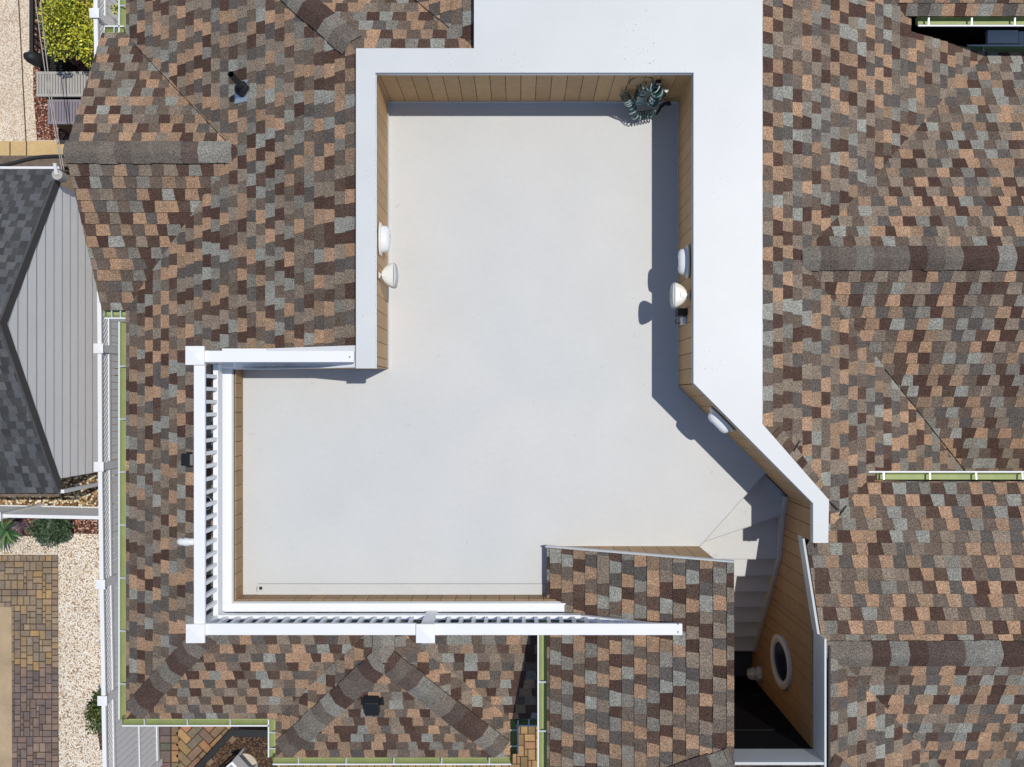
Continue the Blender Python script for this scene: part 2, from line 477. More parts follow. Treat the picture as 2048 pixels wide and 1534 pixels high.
def cap(name, p0, p1, pa, pb, parent, seed, w=0.145, e=0.19, pal=CAPS, taper=False):
    """a strip of overlapping cap shingles from p0 (low end) to p1, bent over the planes pa and pb"""
    rng = random.Random(seed)
    p0, p1 = Vector(p0), Vector(p1)
    t = (p1 - p0).normalized()
    Lg = (p1 - p0).length
    def down(pl):
        a = pl.normal().cross(t)
        if a.z > 0: a = -a
        return a.normalized()
    a, b = down(pa), down(pb)
    if pa is pb: b = -a
    mb = MB()
    ns = 10
    i = 0
    while i * e < Lg:
        s0, s1 = i * e, min((i + 1) * e + 0.02, Lg)
        c = pick(rng, pal)
        ww = w * rng.uniform(0.97, 1.03)
        sh = rng.uniform(-0.006, 0.006)
        pts = []
        for (s, h) in ((s0, 0.044), (s1, 0.030)):
            rowp = []
            for k in range(ns + 1):
                q = -1 + 2 * k / ns
                dvec = a if q > 0 else b
                bow = 0.014 * (1 - q * q)
                drop = dvec.z * ww * (sqrt(q * q + 0.09) - 0.3 * 0.62 - (sqrt(1.09) - 0.3 * 0.62 - 1) * abs(q))
                rowp.append(p0 + t * s + Vector((dvec.x, dvec.y, 0)) * (abs(q) * ww + sh * (1 if q > 0 else -1)) + Vector((0, 0, h + drop)))
            pts.append(rowp)
        for k in range(ns):
            mb.face([pts[0][k], pts[0][k + 1], pts[1][k + 1], pts[1][k]], c)
            mb.face([pts[0][k] - Vector((0, 0, 0.02)), pts[0][k + 1] - Vector((0, 0, 0.02)), pts[0][k + 1], pts[0][k]], tuple(x * 0.6 for x in c))
        for kk in (0, ns):
            mb.face([pts[0][kk], pts[1][kk], pts[1][kk] - Vector((0, 0, 0.03)), pts[0][kk] - Vector((0, 0, 0.03))], tuple(x * 0.5 for x in c))
        i += 1
    return mb.build(name, M['shingle'], parent)

# ------------------------------------------------------------------ the roof-deck house
house = thing("roof_deck_house", "large house with brown shingled roofs around a sunken white roof deck", "house", (0, 0, -7))

ZC = 1.03                     # top of the tall parapet
ZL = 0.30                     # top of the low parapet
MS = 0.58
GROUND = -7.0
W = Plane(-1.709, 0, 0.9, (1, 0), MS)
NT = Plane(-1, 3.647, 0.9, (0, -1), MS)
WU = Plane(-0.479, 4, 0.9, (1, 0), MS)
GN = Plane(-4, 2.803, 0.02, (0, -1), 0.556)
GS = Plane(-4, 2.803, 0.02, (0, 1), 0.555)
SP = Plane(-3, -2.746, -0.23, (0, 1), MS)
BW = Plane(-1.567, -3.5, -0.09, (1, 0), MS)
BE = Plane(-1.567, -3.5, -0.09, (-1, 0), MS)
BS = Plane(-1.567, -4.43, -0.93, (0, 1), MS)
EP = Plane(2.522, 0, 0.92, (-1, 0), MS)
N1 = Plane(5, 1.507, 0.647, (0, -1), MS)
S1 = Plane(5, 1.507, 0.647, (0, 1), MS)
N2 = Plane(4, -1.561, 0.50, (0, -1), 0.575)
S2 = Plane(4, -2.614, 1.105, (0, 1), MS)
EQ = Plane(3.12, -3, 1.16, (-1, 0), MS)
W3 = Plane(0.334, -3, 0.20, (1, 0), 0.535)
FP = Plane(2.6, -3.66, 1.15, (0, 1), 1.0)
S0 = Plane(5, 4.42, -0.20, (0, 1), MS)

XE = -4.864                   # west eave
shingles("roof_slope", W, [[(XE, 0.50), (-1.69, 0.50), (-1.69, 3.628), (-3.4, 5.338), (XE, 5.5)],
                           [(XE, 0.50), (-3.30, 0.50), (-3.30, -2.389), (XE, -3.953)]], house, 11)
shingles("roof_slope", NT, [[(-1.69, 3.612), (-0.475, 3.612), (-0.475, 5.4), (-3.478, 5.4)]], house, 12)
shingles("roof_slope", WU, [[(-2.2, 3.66), (-0.478, 3.615), (-0.478, 5.4), (-2.2, 5.4)]], house, 13)
shingles("roof_slope", GN, [[(-5.16, 2.803), (-3.0, 2.803), (-3.0, 3.0), (-4.6, 4.51), (-5.16, 4.51)]], house, 14)
shingles("roof_slope", GS, [[(-5.16, 2.803), (-3.0, 2.803), (-3.0, 2.6), (-4.6, 1.09), (-5.16, 1.09)]], house, 15)
shingles("roof_slope", SP, [[(-3.33, -2.42), (0.32, -2.42), (0.32, -3.953), (-4.864, -3.953)]], house, 16)
shingles("roof_slope", BW, [[(-1.567, -2.45), (-1.567, -2.982), (-3.015, -4.43), (-3.015, -3.9)]], house, 17)
shingles("roof_slope", BE, [[(-1.567, -2.45), (-1.567, -2.982), (-0.12, -4.43), (-0.12, -3.9)]], house, 18)
shingles("roof_slope", BS, [[(-1.567, -2.982), (-3.015, -4.43), (-0.12, -4.43)]], house, 19)
shingles("roof_slope", EP, [[(2.50, -0.262), (4.55, -0.262), (4.55, 5.4), (2.50, 5.4)],
                            [(4.55, -0.262), (6.9, -0.262), (6.9, 4.27), (4.55, 4.27)],
                            [(2.50, -0.262), (6.9, -0.262), (6.9, -1.044), (3.182, -1.044)],
                            [(3.182, -1.044), (5.2, -1.044), (5.2, -1.95), (3.182, -1.95)]], house, 20)
shingles("roof_slope", N1, [[(3.0, 1.507), (7.2, 1.507), (7.2, 4.285), (4.6, 4.285), (3.0, 2.2)]], house, 21)
shingles("roof_slope", S1, [[(3.0, 1.507), (7.2, 1.507), (7.2, -1.25), (4.6, -1.25), (3.0, 0.8)]], house, 22)
shingles("roof_slope", N2, [[(3.086, -2.614), (7.2, -2.614), (7.2, -0.93), (3.74, -0.93), (3.086, -1.60)]], house, 23)
shingles("roof_slope", S2, [[(3.12, -2.614), (7.2, -2.614), (7.2, -4.7), (3.12, -4.7)]], house, 24)
shingles("roof_slope", EQ, [[(3.12, -2.64), (5.3, -2.64), (5.3, -4.7), (3.9, -4.35), (3.12, -3.75)]], house, 25)
shingles("roof_slope", W3, [[(0.30, -1.663), (2.166, -1.663), (2.166, -3.63), (0.30, -4.63)]], house, 26)
shingles("roof_slope", FP, [[(2.166, -3.70), (3.12, -3.70), (4.3, -4.7), (0.7, -4.7)]], house, 27)
shingles("roof_slope", S0, [[(4.0, 4.42), (7.2, 4.42), (7.2, 5.6), (4.0, 5.6)]], house, 28)

# ridge and hip caps
cap("ridge_cap", (-5.17, 2.803, 0.02), (-3.16, 2.803, 0.02), GN, GS, house, 31)
cap("hip_cap", (-3.45, 5.388, NT.z(0, 5.388)), (-1.78, 3.718, NT.z(0, 3.718)), W, NT, house, 32, w=0.15)
cap("hip_cap", (XE + 0.10, -3.853, SP.z(0, -3.853)), (-3.42, -2.509, SP.z(0, -2.509)), W, SP, house, 33, w=0.15)
cap("hip_cap", (-2.92, -4.335, -0.875), (-1.60, -3.015, -0.09), BW, BS, house, 34, w=0.15)
cap("hip_cap", (-0.215, -4.335, -0.875), (-1.534, -3.015, -0.09), BE, BS, house, 35, w=0.15)
cap("ridge_cap", (-1.567, -3.02, -0.085), (-1.567, -2.42, -0.085), BW, BE, house, 36)
cap("ridge_cap", (7.2, 1.507, 0.647), (3.01, 1.507, 0.647), N1, S1, house, 37, w=0.15)
cap("ridge_cap", (7.2, -2.614, 1.105), (3.115, -2.614, 1.105), N2, S2, house, 38, w=0.15)
cap("hip_cap", (4.2, -4.57, FP.z(0, -4.2)), (3.14, -3.72, 1.14), EQ, FP, house, 39, w=0.13)
cap("hip_cap", (0.9, -4.34, W3.z(0.9, 0)), (2.15, -3.66, 1.17), W3, FP, house, 40, w=0.13)
H0 = Plane(6.6, 5, 0.1, (-1, 0), MS)
cap("hip_cap", (7.0, 4.42, -0.2), (5.72, 5.7, 0.54), S0, H0, house, 41, w=0.15)

# parapets, copings and the white flat roof
def poly_at(z, pts): return [tuple(at(x, y, z)[:2]) for x, y in pts]
inner = [(-1.488, 0.31), (-1.488, 3.352), (1.785, 3.352), (1.785, 0.160), (3.015, -1.078), (3.015, -1.485)]
mb = MB()
mb.prism([(-1.687, 0.31), (-1.488, 0.31), (-1.488, 3.352), (-1.687, 3.352)], ZC - 0.05, ZC)
mb.prism([(-1.687, 3.352), (1.785, 3.352), (1.785, 3.602), (-1.687, 3.602)], ZC - 0.05, ZC)
mb.prism([(-0.473, 3.602), (1.785, 3.602), (1.785, 6.0), (-0.473, 6.0)], ZC - 0.05, ZC)
mb.prism([(1.785, 0.160), (2.494, 0.160), (2.494, 6.0), (1.785, 6.0)], ZC - 0.05, ZC)
mb.prism([(1.785, 0.160), (3.015, -1.078), (3.178, -1.044), (2.494, -0.262), (2.494, 0.160)], ZC - 0.05, ZC)
mb.prism([(3.015, -1.078), (3.015, -1.485), (3.170, -1.485), (3.178, -1.044)], ZC - 0.05, ZC)
mb.build("parapet_coping", M['coping'], house)
# thin folded lip along the coping's inner edge
mb = MB()
for i in range(len(inner) - 1):
    a, b = inner[i], inner[i + 1]
    mb.obox((a[0], a[1], ZC - 0.052), (b[0], b[1], ZC - 0.052), 0.012, 0.03)
mb.build("coping_drip_edge", M['strap'], house)
# brown sealant line where shingles meet the coping
mb = MB()
seal = [(-1.692, 0.55), (-1.692, 3.607), (-0.478, 3.607), (-0.478, 5.4)]
for i in range(3): mb.obox((*seal[i], 0.955), (*seal[i + 1], 0.955), 0.014, 0.05)
mb.build("sealant_line", M['red_seal'], house)
mb = MB()
seal = [(2.50, 5.4), (2.50, -0.262), (3.184, -1.046), (3.184, -1.49)]
for i in range(2): mb.obox((*seal[i], 0.955), (*seal[i + 1], 0.955), 0.014, 0.05)
mb.build("sealant_line", M['red_seal'], house)
# roof sheet behind coping, hidden core of the house
mb = MB()
mb.prism([(-1.66, 0.36), (-1.53, 0.36), (-1.53, 3.39), (-1.66, 3.39)], -0.4, ZC - 0.052)
mb.prism([(-1.66, 3.40), (2.45, 3.40), (2.45, 3.58), (-1.66, 3.58)], -0.4, ZC - 0.052)
mb.prism([(-0.44, 3.59), (2.45, 3.59), (2.45, 5.9), (-0.44, 5.9)], -0.4, ZC - 0.052)
mb.prism([(1.83, 0.14), (2.45, -0.30), (2.45, 3.39), (1.83, 3.39)], -0.4, ZC - 0.052)
mb.prism([(1.84, 0.13), (3.09, -1.11), (3.14, -1.05), (2.45, -0.27)], -0.4, ZC - 0.052)
mb.prism([(3.095, -1.12), (3.095, -1.48), (3.15, -1.48), (3.15, -1.06)], -0.4, ZC - 0.052)
mb.build("parapet_core", M['house_siding'], house)

# wood cladding: separate boards with dark gaps in one skin
def clad(mb, p0, p1, z0, z1, rng, bw=0.163, n_in=None, gap=0.006, th=0.012, zt=None, zb=None, col=(0.52, 0.325, 0.155), vary=0.09):
    """boards on the vertical face p0 -> p1, outward normal to the LEFT of p0 -> p1"""
    p0, p1 = Vector((*p0, 0)), Vector((*p1, 0))
    t = (p1 - p0); Lg = t.length; t.normalize()
    n = Vector((-t.y, t.x, 0))
    T = zt or (lambda s: z1); B = zb or (lambda s: z0)
    mb.mi = 1
    mb.face([p0 + Vector((0, 0, B(0))), p1 + Vector((0, 0, B(Lg))), p1 + Vector((0, 0, T(Lg))), p0 + Vector((0, 0, T(0)))])
    mb.mi = 0
    s = 0
    while s < Lg - 0.004:
        e = min(s + bw, Lg)
        a, b = s + gap / 2, e - gap / 2
        k = rng.uniform(1 - vary, 1 + vary)
        c = (col[0] * k, col[1] * k * rng.uniform(0.985, 1.015), col[2] * k * rng.uniform(0.96, 1.04))
        q = [p0 + t * a + Vector((0, 0, B(a))), p0 + t * b + Vector((0, 0, B(b))), p0 + t * b + Vector((0, 0, T(b))), p0 + t * a + Vector((0, 0, T(a)))]
        fr = [x + n * th for x in q]
        mb.face(fr, c)
        for i in range(4):
            mb.face([q[i], q[(i + 1) % 4], fr[(i + 1) % 4], fr[i]], c)
        s = e
rng = random.Random(5)
mb = MB()
ZW = ZC - 0.055
tall = [(-1.506, 0.345), (-1.506, 3.371), (1.802, 3.371), (1.802, 0.153), (3.07, -1.115)]
for a, b in zip(tall[1:], tall[:-1]):          # reversed so that the left side faces the deck
    clad(mb, a, b, 0.0, ZW, rng)
clad(mb, (-1.506, 0.345), (-1.66, 0.345), 0.0, ZW, rng)
mb.build("parapet_cladding", [M['wood'], M['dark']], house)
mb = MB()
clad(mb, (-3.16, 0.335), (-3.16, -2.24), 0.0, ZL - 0.03, rng, col=(0.36, 0.22, 0.105))  # same wood; shade on these low walls is put into a darker colour
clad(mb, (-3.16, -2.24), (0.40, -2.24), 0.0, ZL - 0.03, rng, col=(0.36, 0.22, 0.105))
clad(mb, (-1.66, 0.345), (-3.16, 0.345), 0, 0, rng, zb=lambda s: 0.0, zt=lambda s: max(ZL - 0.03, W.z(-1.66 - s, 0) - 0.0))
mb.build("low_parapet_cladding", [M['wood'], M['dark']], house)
mb = MB()
clad(mb, (0.40, -2.24), (0.40, -1.69), 0.0, 0.16, rng)
clad(mb, (0.40, -1.69), (2.035, -1.69), 0, 0, rng, zb=lambda s: 0.0, zt=lambda s: W3.z(0.40 + s, 0) - 0.05)
clad(mb, (2.035, -1.69), (2.035, -3.67), -1.8, 1.05, rng)
mb.build("stair_roof_wall", [M['wood'], M['dark']], house)
mb = MB()
def trim_bottom(s):                            # wall top under the sloped board
    y = -1.115 - s
    if y > -1.5: return ZW
    if y > -2.42: return N2.z(0, y) - 0.14
    return 0.84
rng = random.Random(8)
# the east stairwell wall faces west: draw from south to north
def tb(s): return trim_bottom(2.555 - s)
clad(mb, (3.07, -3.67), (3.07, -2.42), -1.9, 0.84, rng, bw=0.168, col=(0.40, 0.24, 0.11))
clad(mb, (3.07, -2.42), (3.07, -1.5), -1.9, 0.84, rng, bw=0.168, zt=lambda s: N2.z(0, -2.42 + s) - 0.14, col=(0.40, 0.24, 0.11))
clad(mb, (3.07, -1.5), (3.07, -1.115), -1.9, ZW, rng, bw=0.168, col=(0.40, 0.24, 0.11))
mb.build("stair_wall_cladding", [M['wood'], M['dark']], house)

# low parapet core and copings
mb = MB()
mb.prism([(-3.27, -2.33), (-3.175, -2.33), (-3.175, 0.36), (-3.27, 0.36)], -0.4, ZL - 0.03)
mb.prism([(-3.17, -2.33), (0.55, -2.33), (0.55, -2.255), (-3.17, -2.255)], -0.4, ZL - 0.03)
XB = -1.709 + (ZL - 0.035 - 0.9) / MS
mb.prism([(-3.27, 0.365), (XB, 0.365), (XB, 0.53), (-3.27, 0.53)], -0.4, ZL - 0.04)
mb.prism([(XB, 0.365), (-1.665, 0.365), (-1.665, 0.53), (XB, 0.53)], -0.4, lambda x, y: W.z(x, y) - 0.01)
mb.build("low_parapet_core", M['house_siding'], house)
mb = MB()
mb.prism([(-3.296, -2.262), (-3.187, -2.262), (-3.187, 0.322), (-3.296, 0.322)], ZL - 0.055, ZL)
mb.prism([(-3.296, -2.358), (0.60, -2.358), (0.60, -2.2625), (-3.296, -2.2625)], ZL - 0.055, ZL)
mb.prism([(-3.296, 0.3225), (XB, 0.3225), (XB, 0.553), (-3.296, 0.553)], ZL - 0.055, ZL)
mb.prism([(XB, 0.3225), (-1.69, 0.3225), (-1.69, 0.553), (XB, 0.553)], lambda x, y: W.z(x, y) - 0.02, lambda x, y: W.z(x, y) + 0.035)
mb.build("low_parapet_coping", M['vinyl'], house, bevel=0.004)
mb = MB()
for a, b in (((-3.189, -2.26), (-3.189, 0.32)), ((-3.189, -2.26), (0.59, -2.26))):
    mb.obox((*a, ZL - 0.075), (*b, ZL - 0.075), 0.02, 0.07)
mb.build("low_coping_face", M['coping'], house)

# deck floor and stair
floor_pts = [(-1.506, 0.345), (-1.506, 3.371), (1.802, 3.371), (1.802, 0.153), (2.796, -0.841), (2.035, -1.69), (0.40, -1.69), (0.40, -2.24), (-3.16, -2.24), (-3.16, 0.345)]
mb = MB()
mb.face([(x, y, 0.0) for x, y in reversed(floor_pts)])
mb.face([(2.796, -0.841, 0), (2.035, -1.69, 0), (2.035, -1.69, -0.19), (2.796, -0.841, -0.19)])
deck = mb.build("deck_floor", M['membrane'], house)
mb = MB()
# welded seam near the south parapet, seams and turned-up edge
mb.box(-2.98, 0.39, -2.109, -2.100, 0.001, 0.010)
mb.build("membrane_seam", M['caulk'], house)
mb = MB()
mb.prism([(-2.98, -2.2375), (0.39, -2.2375), (0.39, -2.1095), (-2.98, -2.1095)], 0.0005, 0.008)
mb.build("membrane_strip", M['membrane'], house)
mb = MB()
ups = [(-1.506, 0.345), (-1.506, 3.371), (1.802, 3.371), (1.802, 0.153), (2.796, -0.841)]
ins = [(-1.488, 0.345), (-1.488, 3.353), (1.784, 3.353), (1.784, 0.160), (2.783, -0.854)]
for i in range(4):
    q = [ups[i], ups[i + 1], ins[i + 1], ins[i]]
    mb.prism(q, 0.0005, 0.06)
mb.build("membrane_edge", M['membrane'], house)

mb = MB()
mb.prism([(2.035, -1.69), (2.796, -0.841), (3.07, -1.115), (3.07, -1.345)], -1.9, -0.19)
mb.prism([(2.035, -1.6905), (3.07, -1.3455), (3.07, -1.889), (2.035, -1.889)], -1.9, -0.38)
for i in range(6):
    y0 = -1.8895 - 0.2295 * i
    mb.box(2.035, 3.07, y0 - 0.2293, y0, -1.9, -0.57 - 0.19 * i)
stair = mb.build("staircase", M['membrane'], house)
for (a, b, z) in (((2.035, -1.69), (2.796, -0.841), 0.0), ((2.035, -1.69), (3.05, -1.340), -0.19), ((2.035, -1.889), (3.05, -1.889), -0.38)):
    mb = MB(); mb.obox((*a, z - 0.007), (*b, z - 0.007), 0.008, 0.018); mb.build("nosing", M['caulk'], stair)
for i in range(6):
    y0 = -1.8895 - 0.2295 * (i + 1); z = -0.57 - 0.19 * i
    mb = MB(); mb.obox((2.04, y0 - 0.004, z - 0.007), (3.04, y0 - 0.004, z - 0.007), 0.010, 0.018); mb.build("nosing", M['caulk'], stair)
mb = MB()
sk = [(-1.12, -0.10), (-1.345, -0.24), (-1.889, -0.40), (-3.266, -1.58), (-3.30, -1.66)]
for i in range(len(sk) - 1):
    (ya, za), (yb, zb_) = sk[i], sk[i + 1]
    v = [(3.018, ya, za - 0.9), (3.056, ya, za - 0.9), (3.056, ya, za + 0.09), (3.018, ya, za + 0.09),
         (3.018, yb, zb_ - 0.9), (3.056, yb, zb_ - 0.9), (3.056, yb, zb_ + 0.09), (3.018, yb, zb_ + 0.09)]
    mb.mesh(v, [(0, 1, 2, 3), (7, 6, 5, 4), (0, 4, 5, 1), (1, 5, 6, 2), (2, 6, 7, 3), (3, 7, 4, 0)])
mb.build("stair_skirt", M['membrane'], stair)
mb = MB()
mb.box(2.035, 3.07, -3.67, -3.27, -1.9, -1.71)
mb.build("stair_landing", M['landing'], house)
mb = MB()
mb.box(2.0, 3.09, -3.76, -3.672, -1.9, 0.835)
mb.build("stairwell_end_wall", M['shade_siding'], house)
mb = MB()
mb.box(2.20, 2.98, -3.672, -3.655, -1.70, 0.30)
door = mb.build("stair_door", M['dark'], house)
mb = MB()
mb.tube([(2.9, -3.63, -0.72), (2.9, -3.60, -0.72), (2.82, -3.60, -0.72)], 0.012)
mb.build("door_handle", M['iron'], door)

# white boards round the stairwell
mb = MB()
mb.box(3.072, 3.092, -3.755, -2.425, 0.838, 1.215)
mb.box(2.17, 3.0715, -3.700, -3.674, 0.838, 1.205)
mb.build("stairwell_trim", M['coping'], house)
mb = MB()
for (ya, yb) in ((-1.487, -2.424),):
    za, zb_ = N2.z(0, ya), N2.z(0, yb)
    v = [(3.06, ya, za - 0.14), (3.084, ya, za - 0.14), (3.084, ya, za + 0.03), (3.06, ya, za + 0.03),
         (3.06, yb, zb_ - 0.14), (3.084, yb, zb_ - 0.14), (3.084, yb, zb_ + 0.03), (3.06, yb, zb_ + 0.03)]
    mb.mesh(v, [(0, 1, 2, 3), (7, 6, 5, 4), (0, 4, 5, 1), (1, 5, 6, 2), (2, 6, 7, 3), (3, 7, 4, 0)])
mb.build("rake_trim", M['coping'], house)
mb = MB()
mb.obox((3.092, -1.60, N2.z(0, -1.60) + 0.01), (3.092, -2.42, N2.z(0, -2.42) + 0.01), 0.012, 0.03)
mb.obox((3.125, -2.5, 1.2), (3.125, -3.77, 1.19), 0.02, 0.03)
mb.obox((2.17, -3.765, 1.19), (3.12, -3.765, 1.19), 0.02, 0.03)
mb.build("roof_flashing", M['rubber'], house)
# edges of the stair roof: thin white drip edge, roof thickness
mb = MB()
for (a, b) in (((0.30, -1.655), (2.17, -1.655)),):
    mb.obox((*a, W3.z(*a) - 0.035), (*b, W3.z(*b) - 0.035), 0.016, 0.075)
mb.build("drip_edge", M['coping'], house)

# oval window in the stairwell wall
def ellipse_ring(mb, cy, cz, a0, b0, a1, b1, x0, x1, n=40):
    """ring on the plane x = x0 (outer a0, b0) standing out to x1 with inner a1, b1"""
    for k in range(n):
        p, q = 2 * pi * k / n, 2 * pi * (k + 1) / n
        O = lambda t, x, a, b: (x, cy + a * cos(t), cz + b * sin(t))
        am, bm = (a0 + a1) / 2, (b0 + b1) / 2
        mb.face([O(p, x0, a0, b0), O(q, x0, a0, b0), O(q, x1 + 0.006, a0, b0), O(p, x1 + 0.006, a0, b0)])
        mb.face([O(p, x1 + 0.006, a0, b0), O(q, x1 + 0.006, a0, b0), O(q, x1, am, bm), O(p, x1, am, bm)])
        mb.face([O(p, x1, am, bm), O(q, x1, am, bm), O(q, x1 + 0.014, a1, b1), O(p, x1 + 0.014, a1, b1)])
        mb.face([O(p, x1 + 0.014, a1, b1), O(q, x1 + 0.014, a1, b1), O(q, x0, a1, b1), O(p, x0, a1, b1)])
mb = MB()
ellipse_ring(mb, -3.07, -0.29, 0.305, 0.40, 0.215, 0.30, 3.058, 3.02)
win = mb.build("oval_window", M['coping'], house)
mb = MB()
n = 40
mb.face([(3.052, -3.07 + 0.22 * cos(2 * pi * k / n), -0.29 + 0.305 * sin(2 * pi * k / n)) for k in range(n)][::-1])
mb.build("pane", M['glass'], win)

# deck drains
def drain(px, py, r=0.036):
    c = at(px, py, 0)
    mb = MB()
    n = 24
    for (r0, r1, h0, h1) in ((r, r * 0.85, 0.003, 0.008), (r * 0.85, r * 0.72, 0.008, 0.004)):
        for k in range(n):
            p, q = 2 * pi * k / n, 2 * pi * (k + 1) / n
            mb.face([(c.x + r0 * cos(p), c.y + r0 * sin(p), h0), (c.x + r0 * cos(q), c.y + r0 * sin(q), h0), (c.x + r1 * cos(q), c.y + r1 * sin(q), h1), (c.x + r1 * cos(p), c.y + r1 * sin(p), h1)])
    o = mb.build("deck_drain", M['caulk'], house)
    mb = MB()
    mb.tube([(c.x + 0.012, c.y + 0.012, 0.003), (c.x + 0.012, c.y + 0.012, 0.02)], 0.019, 12)
    mb.build("drain_screw", M['rubber'], o)
drain(520, 1178, 0.044)
drain(1094, 1179, 0.045)

# hidden outer walls of the house so that it is solid from the side
mb = MB()
def wall(x0, x1, y0, y1, zt): mb.box(x0, x1, y0, y1, GROUND, zt)
wall(-4.5, -3.4, -3.6, 5.5, -0.98)
wall(-4.9, -4.51, 1.5, 4.1, -0.8)
wall(-3.395, 0.3, -3.6, -2.5, -0.98)
wall(-2.7, -0.5, -4.1, -3.605, -0.98)
wall(0.5, 1.95, -4.9, -2.6, -0.1)
wall(1.955, 5.6, -4.9, -4.0, -0.2)
wall(3.2, 6.2, -3.95, -1.3, -0.7)
wall(3.2, 6.6, -1.25, 3.6, -1.6)
wall(-3.35, 3.15, -2.4, 5.9, -2.0)
mb.build("outer_wall", M['house_siding'], house)
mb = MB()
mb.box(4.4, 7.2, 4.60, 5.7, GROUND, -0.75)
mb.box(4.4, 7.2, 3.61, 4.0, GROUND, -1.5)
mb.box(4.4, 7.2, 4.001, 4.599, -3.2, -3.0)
mb.build("light_well", M['shade_siding'], house)  # deep shade of the gap is put into the wall colour

# gutters
def gutter(p0, p1, side, name="gutter", w=0.088, dep=0.075, step=0.60, z_off=-0.02, first=0.25, end=True):
    """trough along p0 -> p1 under a roof edge; side = unit plan vector from the roof outward"""
    p0, p1 = Vector(p0), Vector(p1)
    t = (p1 - p0); Lg = t.length; t.normalize()
    n = Vector((*side, 0))
    up = Vector((0, 0, 1))
    z = Vector((0, 0, z_off))
    prof = [(-0.02, 0.0), (-0.02, -dep), (w * 0.55, -dep), (w * 0.85, -dep * 0.55), (w, -0.012)]
    mb = MB()
    for i in range(len(prof) - 1):
        a, b = prof[i], prof[i + 1]
        mb.face([p0 + n * a[0] + up * a[1] + z, p1 + n * a[0] + up * a[1] + z, p1 + n * b[0] + up * b[1] + z, p0 + n * b[0] + up * b[1] + z])
    for p in (p0, p1):
        mb.face([p + n * a[0] + up * a[1] + z for a in prof])
    g = mb.build(name, M['gutter_in'], house)
    mb = MB()
    mb.obox(p0 + n * (w + 0.008) + up * -0.008 + z, p1 + n * (w + 0.008) + up * -0.008 + z, 0.017, 0.016)
    for i in range(1, len(prof) - 1):
        a, b = prof[i], prof[i + 1]
        o = Vector((0, 0, -0.004)) + n * 0.004
        mb.face([p0 + n * a[0] + up * a[1] + z + o, p1 + n * a[0] + up * a[1] + z + o, p1 + n * b[0] + up * b[1] + z + o, p0 + n * b[0] + up * b[1] + z + o])
    mb.build("gutter_lip", M['gutter_out'], g)
    s = first
    while s < Lg - 0.05:
        mb = MB()
        q = p0 + t * s + z
        mb.obox(q + n * -0.015 + up * 0.004, q + n * (w + 0.004) + up * -0.004, 0.018, 0.006)
        mb.obox(q + n * 0.005 + up * 0.008, q + n * 0.022 + up * 0.007, 0.008, 0.006)
        mb.build("bracket", M['strap'], g)
        s += step
    return g
ze = -0.93
gutter((XE, 0.95, ze), (XE, -3.97, ze), (-1, 0), step=0.655, first=0.55)
gutter((XE - 0.06, -3.953, ze), (-3.10, -3.953, ze), (0, -1), step=0.53, first=0.28)
gutter((-3.015, -3.97, ze), (-3.015, -4.44, ze), (-1, 0), step=0.2, first=0.16)
gutter((-3.06, -4.43, ze), (-0.09, -4.43, ze), (0, -1), step=0.59, first=0.32)
gutter((-0.12, -4.40, ze), (-0.12, -3.98, ze), (1, 0), step=0.2, first=0.1)
gutter((-0.05, -3.953, ze), (0.34, -3.953, ze), (0, -1), step=0.5, first=0.16)
gutter((0.30, -2.43, 0.165), (0.30, -4.75, 0.165), (-1, 0), step=0.55, first=0.75)
gutter((3.82, -0.895, N2.z(0, -0.93)), (7.2, -0.895, N2.z(0, -0.93)), (0, 1), step=0.52, first=0.27, w=0.062)
gutter((4.62, 4.42, -0.2), (7.2, 4.42, -0.2), (0, -1), step=0.50, first=0.12, w=0.085)
gutter((5.55, 4.285, N1.z(0, 4.285)), (7.2, 4.285, N1.z(0, 4.285)), (0, 1), step=0.6, first=0.2)
gutter((-5.14, 1.09, ze), (-4.88, 1.09, ze), (0, -1), step=0.11, first=0.09)
gutter((-5.14, 4.51, ze), (-4.90, 4.51, ze), (0, 1), step=0.3, first=0.12)
gutter((XE, 4.53, ze), (XE, 5.6, ze), (-1, 0), step=0.8, first=0.33)
# small white balcony and shade in the gap at the north east
mb = MB()
mb.box(5.81, 6.19, 4.415, 4.575, -1.06, -1.0)
for k in range(8): mb.box(6.22 + k * 0.09, 6.28 + k * 0.09, 4.415, 4.575, -1.1, -1.04)
mb.build("light_well_ledge", M['vinyl'], house)
# lifted tar lines beside the diagonal coping
for (a, b) in (((1659, 1002), (1683, 1022)), ((1686, 1034), (1704, 1015)), ((1590, 880), (1575, 900))):
    mb = MB()
    pa, pb = at(*a, 0.5), at(*b, 0.5)
    mb.obox((pa.x, pa.y, EP.z(pa.x, pa.y) + 0.035), (pb.x, pb.y, EP.z(pb.x, pb.y) + 0.035), 0.012, 0.012)
    mb.build("tar_line", M['rubber'], house)
# a course of shingles laid along the slanting coping
shingles("cut_shingles", EP, [[(2.62, -0.395), (3.19, -1.045), (3.30, -0.93), (2.73, -0.285)]], house, 44, sheet=False, lift=0.014, cd=(-0.752, -0.659), e=0.20, wmin=0.08, wmax=0.14)
# dark open valley lines
def valley(a, b, pl, pl2, w=0.007):
    m_ = MB()
    pa = Vector((*a, max(pl.z(*a), pl2.z(*a)) + 0.016)); pb = Vector((*b, max(pl.z(*b), pl2.z(*b)) + 0.016))
    m_.obox(pa, pb, w, 0.012)
    m_.build("valley_line", M['rubber'], house)
valley((-4.72, 4.33), (-3.28, 2.86), W, GN)
valley((4.15, 0.34), (5.40, -0.88), EP, S1)
valley((-1.45, 4.62), (-0.75, 3.92), NT, WU)

